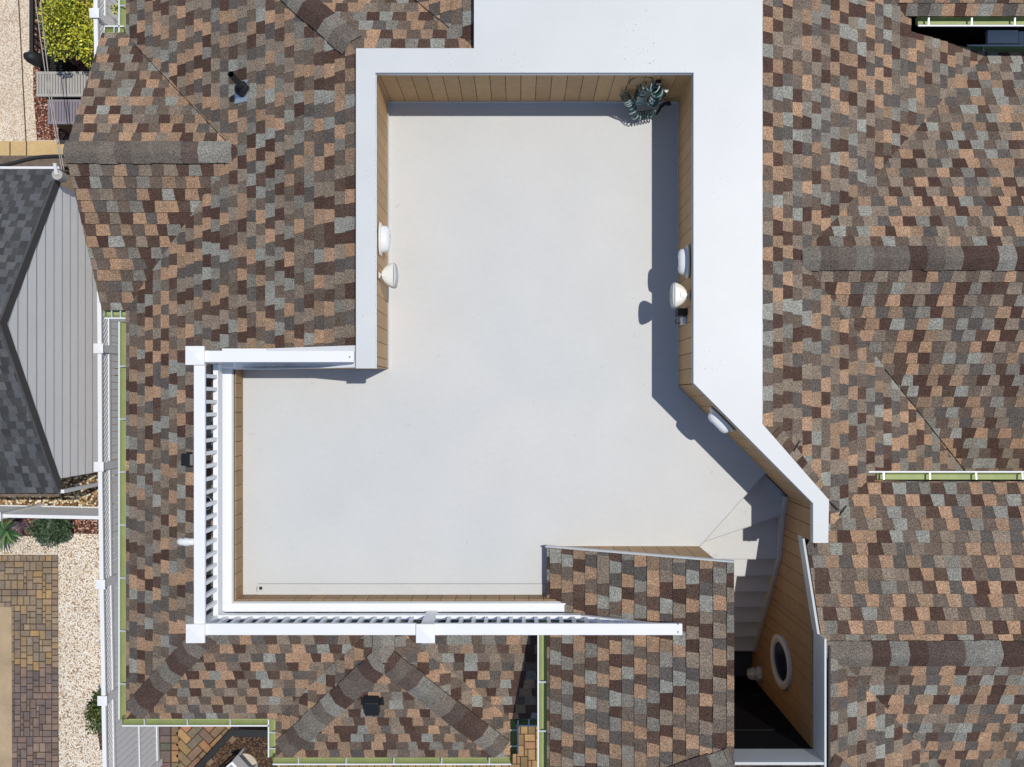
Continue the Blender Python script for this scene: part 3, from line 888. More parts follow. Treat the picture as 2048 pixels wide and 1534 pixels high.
# ------------------------------------------------------------------ railing round the deck
rail = thing("deck_railing", "white vinyl railing with square balusters around the west and south of the roof deck", "railing", (-3.29, -2.41, 0.0))
ZR, ZB = 1.05, 0.54
XW, YS, YN = -3.289, -2.372, 0.432
def bar(name, a, b, w, h, bev=0.006):
    m = MB(); m.obox(a, b, w, h); return m.build(name, M['vinyl'], rail, bevel=bev)
def post(x, y, z0, capw=0.192, cap_z=1.09):
    m = MB(); m.box(x - 0.065, x + 0.065, y - 0.065, y + 0.065, z0, cap_z - 0.04)
    p = m.build("post", M['vinyl'], rail, bevel=0.005)
    m = MB()
    h = capw / 2
    v = [(x - h, y - h, cap_z - 0.04), (x + h, y - h, cap_z - 0.04), (x + h, y + h, cap_z - 0.04), (x - h, y + h, cap_z - 0.04),
         (x - h, y - h, cap_z - 0.012), (x + h, y - h, cap_z - 0.012), (x + h, y + h, cap_z - 0.012), (x - h, y + h, cap_z - 0.012), (x, y, cap_z - 0.002)]
    m.mesh(v, [(3, 2, 1, 0), (0, 1, 5, 4), (1, 2, 6, 5), (2, 3, 7, 6), (3, 0, 4, 7), (4, 5, 8), (5, 6, 8), (6, 7, 8), (7, 4, 8)])
    m.build("post_cap", M['vinyl'], p)
    m = MB(); m.box(x - 0.082, x + 0.082, y - 0.082, y + 0.082, z0 + 0.0, z0 + 0.03)
    m.build("post_collar", M['vinyl'], p)
P_NW = at(390, 711, 1.07); P_SW = at(391, 1267, 1.07); P_S = at(851, 1267, 1.07)
post(P_NW.x, P_NW.y, -0.25); post(P_SW.x, P_SW.y, -0.25); post(P_S.x, P_S.y, 0.12)
bar("top_rail", (XW - 0.006, 0.36, ZR - 0.03), (XW - 0.006, -2.34, ZR - 0.03), 0.112, 0.05)
bar("top_rail", (-3.24, YN, ZR - 0.03), (-1.705, YN, ZR - 0.03), 0.118, 0.055)
bar("top_rail", (-3.24, YS, ZR - 0.03), (P_S.x - 0.10, YS, ZR - 0.03), 0.118, 0.05)
bar("top_rail", (P_S.x + 0.07, YS, ZR - 0.03), (1.668, YS, ZR - 0.03), 0.118, 0.05)
bar("bottom_rail", (XW, 0.37, ZB - 0.07), (XW, -2.345, ZB - 0.07), 0.054, 0.14, 0.004)
bar("bottom_rail", (-3.262, YS + 0.006, ZB - 0.055), (0.66, YS + 0.006, ZB - 0.055), 0.05, 0.11, 0.004)
bar("bottom_rail", (0.66, YS, ZB - 0.035), (1.55, YS, W3.z(1.55, 0) + 0.10), 0.054, 0.07, 0.004)
bar("bottom_rail", (-3.22, YN + 0.02, ZB - 0.035), (-2.44, YN + 0.02, ZB - 0.035), 0.054, 0.07, 0.004)
def baluster(x, y, z0):
    m = MB(); m.box(x - 0.0195, x + 0.0195, y - 0.0195, y + 0.0195, z0, ZR - 0.05)
    m.build("baluster", M['vinyl'], rail)
y0 = at(0, 752, 0.8).y
k = 0
while y0 - 0.1352 * k > -2.32:
    baluster(XW, y0 - 0.1352 * k, ZB); k += 1
x = XW + 0.125
while x < 1.30:
    if abs(x - P_S.x) > 0.09:
        zb_ = ZB if x < 0.66 else max(ZB, ZB + (x - 0.66) / 0.89 * (W3.z(1.55, 0) + 0.10 - ZB))
        if ZR - 0.06 - zb_ > 0.05: baluster(x, YS, zb_)
    x += 0.1335
x = XW + 0.13
while x < -1.95:
    baluster(x, YN + 0.02, max(ZB, W.z(x, 0) + 0.04)); x += 0.1335
for q in (at(699, 714, ZR), at(1356, 1248, ZR), at(1356, 1264, ZR)):
    m = MB(); m.tube([(q.x, q.y, ZR - 0.006), (q.x, q.y, ZR - 0.001)], 0.008, 8); m.build("screw", M['iron'], rail)
m = MB(); m.box(-3.20, -3.08, 0.33, 0.40, 0.50, 0.60); m.build("rail_bracket", M['vinyl'], rail, bevel=0.004)

# ------------------------------------------------------------------ wall lamps
def frame_at(p, n):
    """matrix: local x = along the wall, y = out of the wall, z = up"""
    n = Vector((n[0], n[1], 0)).normalized()
    a = n.cross(Vector((0, 0, 1)))
    return Matrix(((a.x, n.x, 0, p[0]), (a.y, n.y, 0, p[1]), (0, 0, 1, p[2]), (0, 0, 0, 1)))
def rounded(hx, hz, r_n=8, pw=2.6):
    pts = []
    for k in range(40):
        q = 2 * pi * k / 40
        c, s_ = cos(q), sin(q)
        pts.append((hx * math.copysign(abs(c) ** (2 / pw), c), hz * math.copysign(abs(s_) ** (2 / pw), s_)))
    return pts
def loft(mb, rings, mtx, cap0=True, cap1=True, tint=None):
    n = len(rings[0])
    v = [mtx @ Vector(p) for r in rings for p in r]
    fs = []
    for i in range(len(rings) - 1):
        for k in range(n):
            fs.append((i * n + k, i * n + (k + 1) % n, (i + 1) * n + (k + 1) % n, (i + 1) * n + k))
    if cap0: fs.append(tuple(range(n)))
    if cap1: fs.append(tuple(reversed(range((len(rings) - 1) * n, len(rings) * n))))
    mb.mesh(v, fs, tint)
def bulkhead(p, n, label, plate='offwhite'):
    t = thing("bulkhead_lamp", label, "wall lamp", p, "opal bulkhead lamps on the parapet walls")
    mt = frame_at(p, n)
    mb = MB()
    R = lambda k, y: [(x * k, y, z * k) for x, z in rounded(0.178, 0.098)]
    loft(mb, [R(1, 0.013), R(1, 0.028), R(0.93, 0.034)], mt)
    mb.build("back_plate", M[plate], t)
    mb = MB()
    G = lambda kx, kz, y: [(x * kx, y, z * kz) for x, z in rounded(0.140, 0.08)]
    loft(mb, [G(1.02, 1.02, 0.034), G(1.02, 1.02, 0.045), G(1, 1, 0.07), G(0.95, 0.92, 0.092), G(0.84, 0.78, 0.108), G(0.66, 0.55, 0.117), G(0.4, 0.3, 0.121)], mt)
    mb.build("globe", M['globe'], t, smooth=True)
bulkhead((-1.495, 1.685, 0.755), (1, 0), "opal bulkhead lamp on the west parapet wall, beside the speaker")
bulkhead((1.791, 1.445, 0.755), (-1, 0), "opal bulkhead lamp on the east parapet wall, above the speaker")
bulkhead((2.155 - 0.008, -0.20 - 0.008, 0.755), (-0.7071, -0.7071), "opal bulkhead lamp on the slanting parapet wall by the stair")

def speaker(p, n, label):
    t = thing("outdoor_speaker", label, "speaker", p, "cream wall speakers facing each other")
    mt = frame_at(p, n)
    mb = MB()
    def S_(k, y): return [(x * k, y, z) for x, z in rounded(0.133, 0.10, pw=4)]
    loft(mb, [S_(0.38, 0.055), S_(0.62, 0.075), S_(0.82, 0.105), S_(0.95, 0.14), S_(1.0, 0.165), S_(0.99, 0.172)], mt)
    mb.build("cabinet", M['offwhite'], t, bevel=0.003)
    mb = MB()
    loft(mb, [[(x * k, y + 0.012 * (1 - (x / 0.133) ** 2), z * k) for x, z in rounded(0.128, 0.095, pw=4)] for k, y in ((1, 0.168), (0.98, 0.186), (0.7, 0.194), (0.3, 0.196))], mt)
    g = mb.build("grille", M['grille'], t)
    mb = MB()
    v = [mt @ Vector(q) for q in ((-0.006, 0.212, -0.06), (0.006, 0.212, -0.06), (0.006, 0.212, -0.04), (-0.006, 0.212, -0.04))]
    mb.face(v)
    mb.build("badge", M['black'], g)
    mb = MB()
    a = lambda x, y, z: mt @ Vector((x, y, z))
    mb.obox(a(0, 0.012, 0), a(0, 0.024, 0), 0.06, 0.10)
    mb.obox(a(0, 0.02, 0.02), a(0, 0.085, 0.02), 0.034, 0.05)
    mb.tube([a(0, 0.085, 0.108), a(0, 0.085, 0.09)], 0.036, 18)
    mb.obox(a(0, 0.075, 0.10), a(0, 0.085, -0.10), 0.036, 0.02, up=mt.to_3x3() @ Vector((0, 1, 0)))
    mb.build("bracket", M['offwhite'], t, bevel=0.003)
    mb = MB()
    mb.tube([a(-0.03, 0.02, -0.03), a(-0.045, 0.04, -0.06), a(-0.05, 0.06, -0.04), a(-0.04, 0.08, 0.0)], 0.004, 6)
    mb.build("cable", M['offwhite'], t)
speaker((-1.494, 1.292, 0.80), (1, 0), "cream outdoor speaker on the west parapet wall, in full sun")
speaker((1.790, 1.085, 0.80), (-1, 0), "cream outdoor speaker on the east parapet wall, shadow on the deck")

# power outlet with black weather cover
p = (1.790, 0.885, 0.55)
t = thing("power_outlet", "white outlet box with black weather cover below the east speaker", "outlet", p)
mb = MB(); mb.box(1.745, 1.789, 0.80, 0.88, 0.46, 0.60); mb.build("box", M['vinyl'], t, bevel=0.004)
mb = MB(); mb.box(1.68, 1.789, 0.885, 0.965, 0.50, 0.66); mb.build("weather_cover", M['black'], t, bevel=0.008)
mb = MB(); mb.tube([(1.70, 0.86, 0.50), (1.69, 0.84, 0.44), (1.72, 0.82, 0.40), (1.77, 0.83, 0.45)], 0.006, 6); mb.build("plug_cable", M['black'], t)

# caged lamp in the stairwell
p = (3.056, -3.50, -1.28)
t = thing("caged_lamp", "caged jelly jar lamp low on the stairwell wall", "wall lamp", p)
mt = frame_at(p, (-1, 0))
mb = MB()
loft(mb, [[(0.098 * k * cos(pi / 4 * i + pi / 8), y, 0.098 * k * sin(pi / 4 * i + pi / 8)) for i in range(8)] for k, y in ((1, 0), (1, 0.03), (0.8, 0.05))], mt)
mb.build("back_plate", M['coping'], t)
mb = MB()
loft(mb, [[(0.062 * k * cos(2 * pi * i / 20), y, 0.062 * k * sin(2 * pi * i / 20)) for i in range(20)] for k, y in ((1, 0.05), (1, 0.10), (0.85, 0.13), (0.5, 0.15), (0.2, 0.156))], mt)
mb.build("jar", M['offwhite'], t, smooth=True)
mb = MB()
for k in range(4):
    q = pi / 4 * k
    pts = [mt @ Vector((0.074 * cos(q) * c, y, 0.074 * sin(q) * c)) for c, y in ((1, 0.05), (1, 0.11), (0.8, 0.148), (0, 0.168), (-0.8, 0.148), (-1, 0.11), (-1, 0.05))]
    mb.tube(pts, 0.0045, 6)
mb.tube([mt @ Vector((0.076 * cos(2 * pi * i / 20), 0.09, 0.076 * sin(2 * pi * i / 20))) for i in range(21)], 0.0045, 6)
mb.build("cage", M['coping'], t)

# ------------------------------------------------------------------ coiled hose
hz = thing("coiled_hose", "teal coiled garden hose hanging in the sunken corner of the deck", "hose", (1.35, 3.30, 0.0))
def coil(mb, pts, R, turns, r=0.0085, seg=14, tint=None, rng=None):
    """a helix of radius R wound about the polyline pts"""
    pts = [Vector(p) for p in pts]
    ls = [0]
    for a, b in zip(pts[:-1], pts[1:]): ls.append(ls[-1] + (b - a).length)
    def pos(s):
        s = max(0, min(ls[-1], s))
        for i in range(len(pts) - 1):
            if s <= ls[i + 1] + 1e-9:
                return pts[i].lerp(pts[i + 1], (s - ls[i]) / max(1e-6, ls[i + 1] - ls[i]))
        return pts[-1]
    n = int(turns * seg)
    ref = Vector((0.3, 0.4, 1)).normalized()
    path, tints = [], []
    for k in range(n + 1):
        s = ls[-1] * k / n
        c = pos(s)
        t = (pos(s + 0.02) - pos(s - 0.02)).normalized()
        a = (ref - t * ref.dot(t)).normalized(); ref = a
        b = t.cross(a)
        q = 2 * pi * k / seg
        path.append(c + a * (R * cos(q)) + b * (R * sin(q)))
    half = max(2, seg // 2)
    i = 0
    while i < n:
        j = min(n, i + half)
        mb.tube(path[i:j + 1], r, 6, tint=rng.choice([(0.03, 0.085, 0.085), (0.26, 0.42, 0.39), (0.035, 0.07, 0.08), (0.05, 0.12, 0.12), (0.42, 0.56, 0.53)]), closed=False)  # pale tints stand in for highlights on the dark teal turns
        i = j
rng = random.Random(3)
def smooth_path(pts, n=6):
    out = []
    P = [Vector(p) for p in pts]
    for i in range(len(P) - 1):
        p0, p1, p2, p3 = P[max(i - 1, 0)], P[i], P[i + 1], P[min(i + 2, len(P) - 1)]
        for k in range(n):
            t = k / n
            out.append(0.5 * ((2 * p1) + (p2 - p0) * t + (2 * p0 - 5 * p1 + 4 * p2 - p3) * t * t + (3 * p1 - p0 - 3 * p2 + p3) * t ** 3))
    out.append(P[-1])
    return out
mb = MB()
coil(mb, smooth_path([at(1278, 200, 0.30), at(1284, 184, 0.52), at(1297, 170, 0.70), at(1312, 176, 0.72), at(1313, 190, 0.55), at(1304, 203, 0.30)]), 0.060, 23, r=0.0068, rng=rng)
coil(mb, smooth_path([at(1248, 186, 0.45), at(1255, 200, 0.36), at(1263, 214, 0.26), at(1268, 228, 0.20), at(1277, 232, 0.15), at(1309, 227, 0.12)]), 0.047, 19, r=0.0062, rng=rng)
mb.build("coil", M['hose'], hz, smooth=True)
mb = MB()
mb.tube(smooth_path([at(1258, 168, 0.65), at(1262, 160, 0.8), at(1278, 154, 0.86), at(1303, 156, 0.86), at(1306, 165, 0.8)]), 0.005, 6)
mb.tube(smooth_path([at(1250, 180, 0.55), at(1256, 170, 0.6), at(1270, 169, 0.62), at(1276, 178, 0.55)]), 0.004, 6)
mb.tube(smooth_path([at(1318, 186, 0.62), at(1323, 196, 0.5), at(1320, 203, 0.4), at(1312, 200, 0.38)]), 0.007, 6)
mb.build("loose_end", M['rubber'], hz)
mb = MB()
mb.tube([at(1312, 230, 0.12), at(1322, 214, 0.12), at(1327, 209, 0.13)], [0.010, 0.014, 0.018], 10)
mb.tube([at(1318, 222, 0.08), at(1322, 211, 0.14)], [0.010, 0.016], 10)
mb.tube([at(1324, 209, 0.15), at(1338, 206, 0.15), at(1339, 210, 0.15)], [0.014, 0.026, 0.026], 12)
mb.build("nozzle", M['black'], hz)
mb = MB()
mb.tube([at(1321, 198, 0.42), at(1328, 193, 0.5), at(1331, 184, 0.60)], [0.010, 0.014, 0.016], 10)
mb.build("spray_gun", M['black'], hz)
mb = MB()
c = at(1332, 183, 0.62)
mb.tube([c, c + Vector((0.0, 0.0, 0.025))], 0.020, 16)
for k in range(7):
    q = 2 * pi * k / 7
    mb.tube([c + Vector((0.016 * cos(q), 0.016 * sin(q), 0.025)), c + Vector((0.016 * cos(q), 0.016 * sin(q), 0.032))], 0.005, 6)
mb.build("spray_head", M['silver'], hz)
mb = MB()
mb.obox((1.46, 3.355, 0.76), (1.46, 3.30, 0.76), 0.05, 0.07)
mb.tube([(1.40, 3.31, 0.74), (1.52, 3.31, 0.74)], 0.012, 8)
mb.build("hook", M['iron'], hz)

# ------------------------------------------------------------------ things on the shingles
def on(pl, px, py):
    z = 0.0
    for _ in range(12):
        p = at(px, py, z); z = pl.z(p.x, p.y)
    return at(px, py, z)
# plumbing stack
c = on(W, 489, 179)
t = thing("vent_pipe", "tall black vent pipe with rubber boot on the northwest roof", "vent pipe", c)
mb = MB()
nrm = W.normal(); sl = Vector((1, 0, MS)).normalized()
q = [c + sl * a + Vector((0, b, 0)) + nrm * 0.018 for a, b in ((-0.135, -0.145), (0.06, -0.145), (0.06, 0.10), (-0.135, 0.10))]
v = q + [x - nrm * 0.01 for x in q]
mb.mesh(v, [(0, 1, 2, 3), (0, 3, 7, 4), (1, 5, 6, 2), (0, 4, 5, 1), (3, 2, 6, 7)])
mb.build("flashing", M['galv'], t)
mb = MB()
mb.tube([c + nrm * 0.015, c + nrm * 0.03, c + Vector((0, 0, 0.06)), c + Vector((0, 0, 0.075)), c + Vector((0, 0, 0.12))], [0.095, 0.09, 0.065, 0.055, 0.042], 24)
mb.build("boot", M['rubber'], t, smooth=True)
mb = MB()
n = 20; zt = 0.50; R0, R1 = 0.036, 0.030
for k in range(n):
    p_, q_ = 2 * pi * k / n, 2 * pi * (k + 1) / n
    o = lambda a, r, z: (c.x + r * cos(a), c.y + r * sin(a), c.z + z)
    mb.face([o(p_, R0, 0.0), o(q_, R0, 0.0), o(q_, R0, zt), o(p_, R0, zt)])
    mb.face([o(p_, R0, zt), o(q_, R0, zt), o(q_, R1, zt), o(p_, R1, zt)])
    mb.face([o(p_, R1, zt), o(q_, R1, zt), o(q_, R1, zt - 0.2), o(p_, R1, zt - 0.2)])
mb.build("pipe", M['black'], t)

def box_vent(c, pl, label, fl, W_=0.165, L_=0.21, hh=0.10):
    """slant-back vent: nail flange and a hood that opens downhill"""
    t = thing("roof_vent", label, "roof vent", c, "black slant back roof vents")
    g = Vector((*pl.g, 0)); up = (g + Vector((0, 0, pl.m))).normalized(); n = pl.normal(); a = up.cross(n)
    P = lambda u, v, h: c + a * u + up * v + n * h
    mb = MB()
    v = [P(-W_ * fl, -L_ * 0.25, 0.017), P(W_ * fl, -L_ * 0.25, 0.017), P(W_ * fl, L_ * 0.22, 0.02), P(-W_ * fl, L_ * 0.22, 0.02)]
    v += [x - n * 0.01 for x in v]
    mb.mesh(v, [(0, 1, 2, 3), (0, 4, 5, 1), (1, 5, 6, 2), (2, 6, 7, 3), (3, 7, 4, 0)])
    mb.build("flange", M['black'], t)
    mb = MB()
    w, l = W_ / 2, L_ / 2
    v = [P(-w, -l, 0.045), P(w, -l, 0.045), P(w * 1.02, l * 0.75, 0.02), P(-w * 1.02, l * 0.75, 0.02),
         P(-w * 0.92, -l * 0.96, hh), P(w * 0.92, -l * 0.96, hh), P(w * 0.92, l * 0.45, hh * 0.92), P(-w * 0.92, l * 0.45, hh * 0.92)]
    mb.mesh(v, [(3, 2, 1, 0), (4, 5, 6, 7), (0, 1, 5, 4), (1, 2, 6, 5), (2, 3, 7, 6), (3, 0, 4, 7)])
    mb.build("hood", M['black'], t, bevel=0.012)
box_vent(on(BS, 745, 1400), BS, "black roof vent on the small front hip, below the south railing", 0.75, 0.18, 0.27, 0.13)
box_vent(on(W, 381, 919), W, "black roof vent half hidden under the west railing", 0.6, 0.15, 0.20, 0.06)
# white plastic elbow
c = on(W, 392, 1080)
t = thing("exhaust_pipe", "white plastic exhaust elbow poking out under the west railing", "exhaust pipe", c)
mb = MB()
mb.tube(smooth_path([c + Vector((0.06, 0, 0.0)), c + Vector((0.05, 0, 0.10)), c + Vector((0.0, 0, 0.15)), c + Vector((-0.08, 0, 0.15)), c + Vector((-0.13, 0, 0.13)), c + Vector((-0.155, 0, 0.07))]), 0.042, 16)
mb.build("elbow", M['vinyl'], t, smooth=True)
mb = MB(); mb.tube([c + Vector((-0.075, 0, 0.15)), c + Vector((-0.03, 0, 0.152))], 0.047, 16); mb.build("joint", M['vinyl'], t)
c = on(W, 423, 1003)
t = thing("round_vent", "round white rimmed vent pipe behind the west balusters", "vent pipe", c)
mb = MB(); mb.tube([c, c + Vector((0, 0, 0.17))], 0.05, 24); mb.build("pipe", M['rubber'], t)
mb = MB()
ring = [c + Vector((0.056 * cos(2 * pi * k / 32), 0.075 * sin(2 * pi * k / 32), 0.17)) for k in range(33)]
mb.tube(ring, 0.006, 6); mb.build("rim", M['vinyl'], t)

# ------------------------------------------------------------------ ground
mb = MB()
mb.face([(-600, -600, GROUND), (600, -600, GROUND), (600, 600, GROUND), (-600, 600, GROUND)])
struct(mb.build("ground", M['earth']))
def area(name, pts, lvl, m):
    mb = MB()
    z = GROUND + 0.004 * lvl
    q = [at(x, y, z) for x, y in pts]
    a = sum(q[i].x * q[(i + 1) % len(q)].y - q[(i + 1) % len(q)].x * q[i].y for i in range(len(q)))
    if a < 0: q.reverse()
    mb.face(q)
    return struct(mb.build(name, m))
area("gravel_path", [(-220, -120), (420, -120), (420, 282), (-220, 282)], 1, M['fine_gravel'])
area("mulch_bed", [(68, -120), (330, -120), (330, 280), (74, 280), (66, 180)], 2, M['mulch'])
area("concrete_path", [(-220, 282), (330, 282), (330, 312), (-220, 312)], 3, M['tan_concrete'])
area("stone_bed", [(-220, 940), (330, 940), (330, 1034), (-220, 1034)], 1, M['stone_bed'])
area("planting_bed", [(-220, 1034), (330, 1034), (330, 1070), (128, 1067), (60, 1072), (-220, 1074)], 2, M['mulch'])
area("gravel_yard", [(-220, 1064), (330, 1064), (330, 1700), (-220, 1700)], 1, M['gravel'])
area("mulch_strip", [(186, 1395), (300, 1380), (300, 1500), (200, 1500)], 2, M['mulch_dark'])
area("patio_bed", [(312, 1400), (600, 1400), (600, 1700), (312, 1700)], 3, M['mulch_dark'])
# path expansion joints
mb = MB()
for (a, b) in (((20, 284), (20, 311)), ((53, 284), (53, 311)), ((34, -60), (52, 284)), ((96, -60), (97, -30))):
    pa, pb = at(*a, GROUND + 0.016), at(*b, GROUND + 0.016)
    mb.obox(pa, pb, 0.018, 0.004)
struct(mb.build("path_joints", M['joint']))

PAVC = [lin(152, 134, 112), lin(138, 124, 108), lin(166, 138, 96), lin(146, 128, 106), lin(128, 114, 102), lin(160, 136, 104), lin(142, 122, 102)]
PAVD = [lin(130, 110, 100), lin(118, 104, 98), lin(140, 120, 106), lin(108, 97, 94), lin(124, 106, 96)]
def ashlar(mb, X0, X1, Y0, Y1, u, z, rng, cols, border=0):
    """random mix of square and one-and-a-half stones, u = half a stone"""
    nx, ny = int((X1 - X0) / u), int((Y1 - Y0) / u)
    nx -= nx % 2; ny -= ny % 2
    X0 = X1 - nx * u; Y0 = Y1 - ny * u
    used = [[False] * ny for _ in range(nx)]
    def free(i, j, w, h): return i + w <= nx and j + h <= ny and not any(used[i + a][j + b] for a in range(w) for b in range(h))
    for jj in range(ny):
        j = ny - 1 - jj
        for ii in range(nx):
            i = nx - 1 - ii
            if used[i][j]: continue
            edge = border and (i >= nx - 2 or j >= ny - 2)
            opts = [(2, 2)] if edge else rng.choice(([(3, 2), (2, 2)], [(2, 3), (2, 2)], [(2, 2)], [(2, 3), (3, 2)], [(3, 2), (2, 3)]))
            for w, h in opts + [(2, 2), (1, 2), (2, 1), (1, 1)]:
                i0, j0 = i - w + 1, j - h + 1
                if i0 >= 0 and j0 >= 0 and free(i0, j0, w, h): break
            for a in range(w):
                for b in range(h): used[i0 + a][j0 + b] = True
            g = 0.005
            x0, y0 = X0 + i0 * u + g, Y0 + j0 * u + g
            x1, y1 = X0 + (i0 + w) * u - g, Y0 + (j0 + h) * u - g
            c = rng.choice(cols(x0, y0)); k = rng.uniform(0.85, 1.1)
            c = tuple(t * k for t in c)
            dz = rng.uniform(0, 0.003)
            v = [(x0, y0, z), (x1, y0, z), (x1, y1, z), (x0, y1, z)]
            b_ = 0.005
            v += [(x0 + b_, y0 + b_, z + 0.02 + dz), (x1 - b_, y0 + b_, z + 0.02 + dz), (x1 - b_, y1 - b_, z + 0.02 + dz), (x0 + b_, y1 - b_, z + 0.02 + dz)]
            mb.mesh(v, [(4, 5, 6, 7), (0, 1, 5, 4), (1, 2, 6, 5), (2, 3, 7, 6), (3, 0, 4, 7)], c)
rng = random.Random(21)
zp = GROUND + 0.012
area("paver_joints", [(-200, 1110), (116, 1110), (118, 1700), (-200, 1700)], 3, M['joint'])
mb = MB()
a0, a1 = at(-30, 1700, zp), at(117, 1110, zp)
ybr = at(0, 1341, zp).y
ashlar(mb, a0.x, a1.x, a0.y, a1.y, 0.0585, zp, rng, lambda x, y: PAVC if y > ybr else PAVD, border=1)
struct(mb.build("paver_driveway", M['paver']))
mb = MB()
q = [at(-200, 1213, GROUND), at(26, 1213, GROUND), at(27, 1700, GROUND), at(-200, 1700, GROUND)]
mb.prism([(p.x, p.y) for p in q], GROUND + 0.01, GROUND + 0.05)
struct(mb.build("concrete_slab", M['concrete']))
# herringbone patio south of the house
mb = MB()
z = GROUND + 0.016
area("patio_joints", [(322, 1400), (476, 1400), (476, 1440), (300, 1640), (322, 1700)], 4, M['joint'])
OR = [lin(158, 122, 88), lin(148, 116, 88), lin(134, 112, 90), lin(164, 130, 96), lin(124, 106, 88)]
def stone(mb, cx, cy, w, h, ang, c, z):
    ca, sa = cos(ang), sin(ang)
    g = 0.006
    v = []
    for zz, ins in ((z, g), (z + 0.02, g + 0.005)):
        for sx, sy in ((-1, -1), (1, -1), (1, 1), (-1, 1)):
            lx, ly = sx * (w / 2 - ins), sy * (h / 2 - ins)
            v.append((cx + lx * ca - ly * sa, cy + lx * sa + ly * ca, zz))
    mb.mesh(v, [(4, 5, 6, 7), (0, 1, 5, 4), (1, 2, 6, 5), (2, 3, 7, 6), (3, 0, 4, 7)], c)
bx = at(343, 1500, z).x; bx2 = at(358, 1500, z).x
yy = at(0, 1400, z).y
while yy > at(0, 1700, z).y:
    hgt = rng.choice((0.14, 0.22, 0.22))
    stone(mb, (bx + bx2) / 2, yy - hgt / 2, bx2 - bx, hgt, 0, tuple(t * rng.uniform(0.85, 1.1) for t in rng.choice(OR)), z)
    stone(mb, at(331, 0, z).x, yy - hgt / 2, at(342, 0, z).x - at(320, 0, z).x, hgt, rng.uniform(-0.03, 0.03), tuple(t * rng.uniform(0.7, 0.9) for t in rng.choice(PAVD)), z)
    yy -= hgt
u = 0.15
c0 = at(430, 1500, z)
for i in range(-22, 23):
    for j in range(-22, 23):
        d = (i - j) % 4
        if d == 0: w_, h_, ox, oy = 2 * u, u, u, u / 2
        elif d == 3: w_, h_, ox, oy = u, 2 * u, u / 2, u
        else: continue
        lx, ly = i * u + ox, j * u + oy
        ang = radians(45)
        X, Y = c0.x + lx * cos(ang) - ly * sin(ang), c0.y + lx * sin(ang) + ly * cos(ang)
        p_ = (NX + X * F / (H - z), NY - Y * F / (H - z))
        if p_[0] < 366 or p_[1] < 1405 or p_[1] > 1690: continue
        if (p_[0] - 395) * 76 + (p_[1] - 1530) * 80 > 700: continue
        stone(mb, X, Y, w_, h_, ang, tuple(t * rng.uniform(0.8, 1.1) for t in rng.choice(OR)), z)
struct(mb.build("paver_patio", M['paver']))
# brick walk along the front
mb = MB()
area("walk_joints", [(545, 1440), (1170, 1440), (1170, 1700), (545, 1700)], 5, M['joint'])
YEL = [lin(172, 140, 92), lin(158, 128, 86), lin(178, 142, 98), lin(138, 116, 80), lin(166, 126, 92)]
za = GROUND + 0.022
a0, a1 = at(548, 1690, za), at(1168, 1445, za)
ashlar(mb, a0.x, a1.x, a0.y, a1.y, 0.07, za, rng, lambda x, y: YEL)
struct(mb.build("paver_walk", M['paver']))

# shadow bands between pavers and bed, added as solid black bars
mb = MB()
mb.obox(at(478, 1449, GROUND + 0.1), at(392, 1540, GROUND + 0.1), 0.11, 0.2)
tag(mb.build("shadow_band", M['iron'], bevel=0.01), "black bar standing in for a shadow running diagonally between patio pavers and mulch", "garden edging")
mb = MB()
mb.obox(at(470, 1462, GROUND + 0.12), at(560, 1464, GROUND + 0.12), 0.14, 0.24)
tag(mb.build("shadow_band", M['iron'], bevel=0.01), "short black bar standing in for a shadow beside the corner gutter", "garden edging")

# round pad and garden chair at the bottom edge
c = at(489, 1533, GROUND + 0.02)
mb = MB()
mb.tube([(c.x, c.y, GROUND), (c.x, c.y, GROUND + 0.045)], 0.25, 48)
tag(mb.build("stone_pad", M['disc'], bevel=0.008), "round pale stone pad in the brown mulch", "stepping stone")
c = at(466, 1549, GROUND + 0.4)
t = thing("garden_chair", "white framed garden chair with blue cushion on the round pad", "chair", (c.x, c.y, GROUND))
ang = radians(42)
ex = Vector((cos(ang), sin(ang), 0)); ey = Vector((-sin(ang), cos(ang), 0))
Q = lambda u, v, h: Vector((c.x, c.y, GROUND)) + ex * u + ey * v + Vector((0, 0, h))
mb = MB()
mb.obox(Q(-0.3, 0.0, 0.42), Q(0.3, 0.0, 0.42), 0.34, 0.03); mb.build("seat", M['panel_grey'], t, bevel=0.008)
mb = MB()
for k in range(5): mb.obox(Q(-0.28, -0.13 + 0.055 * k, 0.455), Q(0.10, -0.13 + 0.055 * k, 0.455), 0.045, 0.05)
mb.build("cushion", M['blue'], t, bevel=0.012)
for v_ in (-0.19, 0.19):
    mb = MB(); mb.obox(Q(-0.33, v_, 0.58), Q(0.33, v_, 0.58), 0.035, 0.03); mb.build("arm", M['vinyl'], t, bevel=0.006)
for u_ in (-0.29, 0.29):
    for v_ in (-0.19, 0.19):
        mb = MB(); mb.obox(Q(u_, v_, 0.045), Q(u_, v_, 0.566), 0.03, 0.03, up=(1, 0, 0)); mb.build("leg", M['vinyl'], t)
mb = MB(); mb.obox(Q(0.31, -0.22, 0.62), Q(0.31, 0.22, 0.62), 0.05, 0.35, up=(0, 0, 1)); mb.build("backrest", M['vinyl'], t, bevel=0.008)

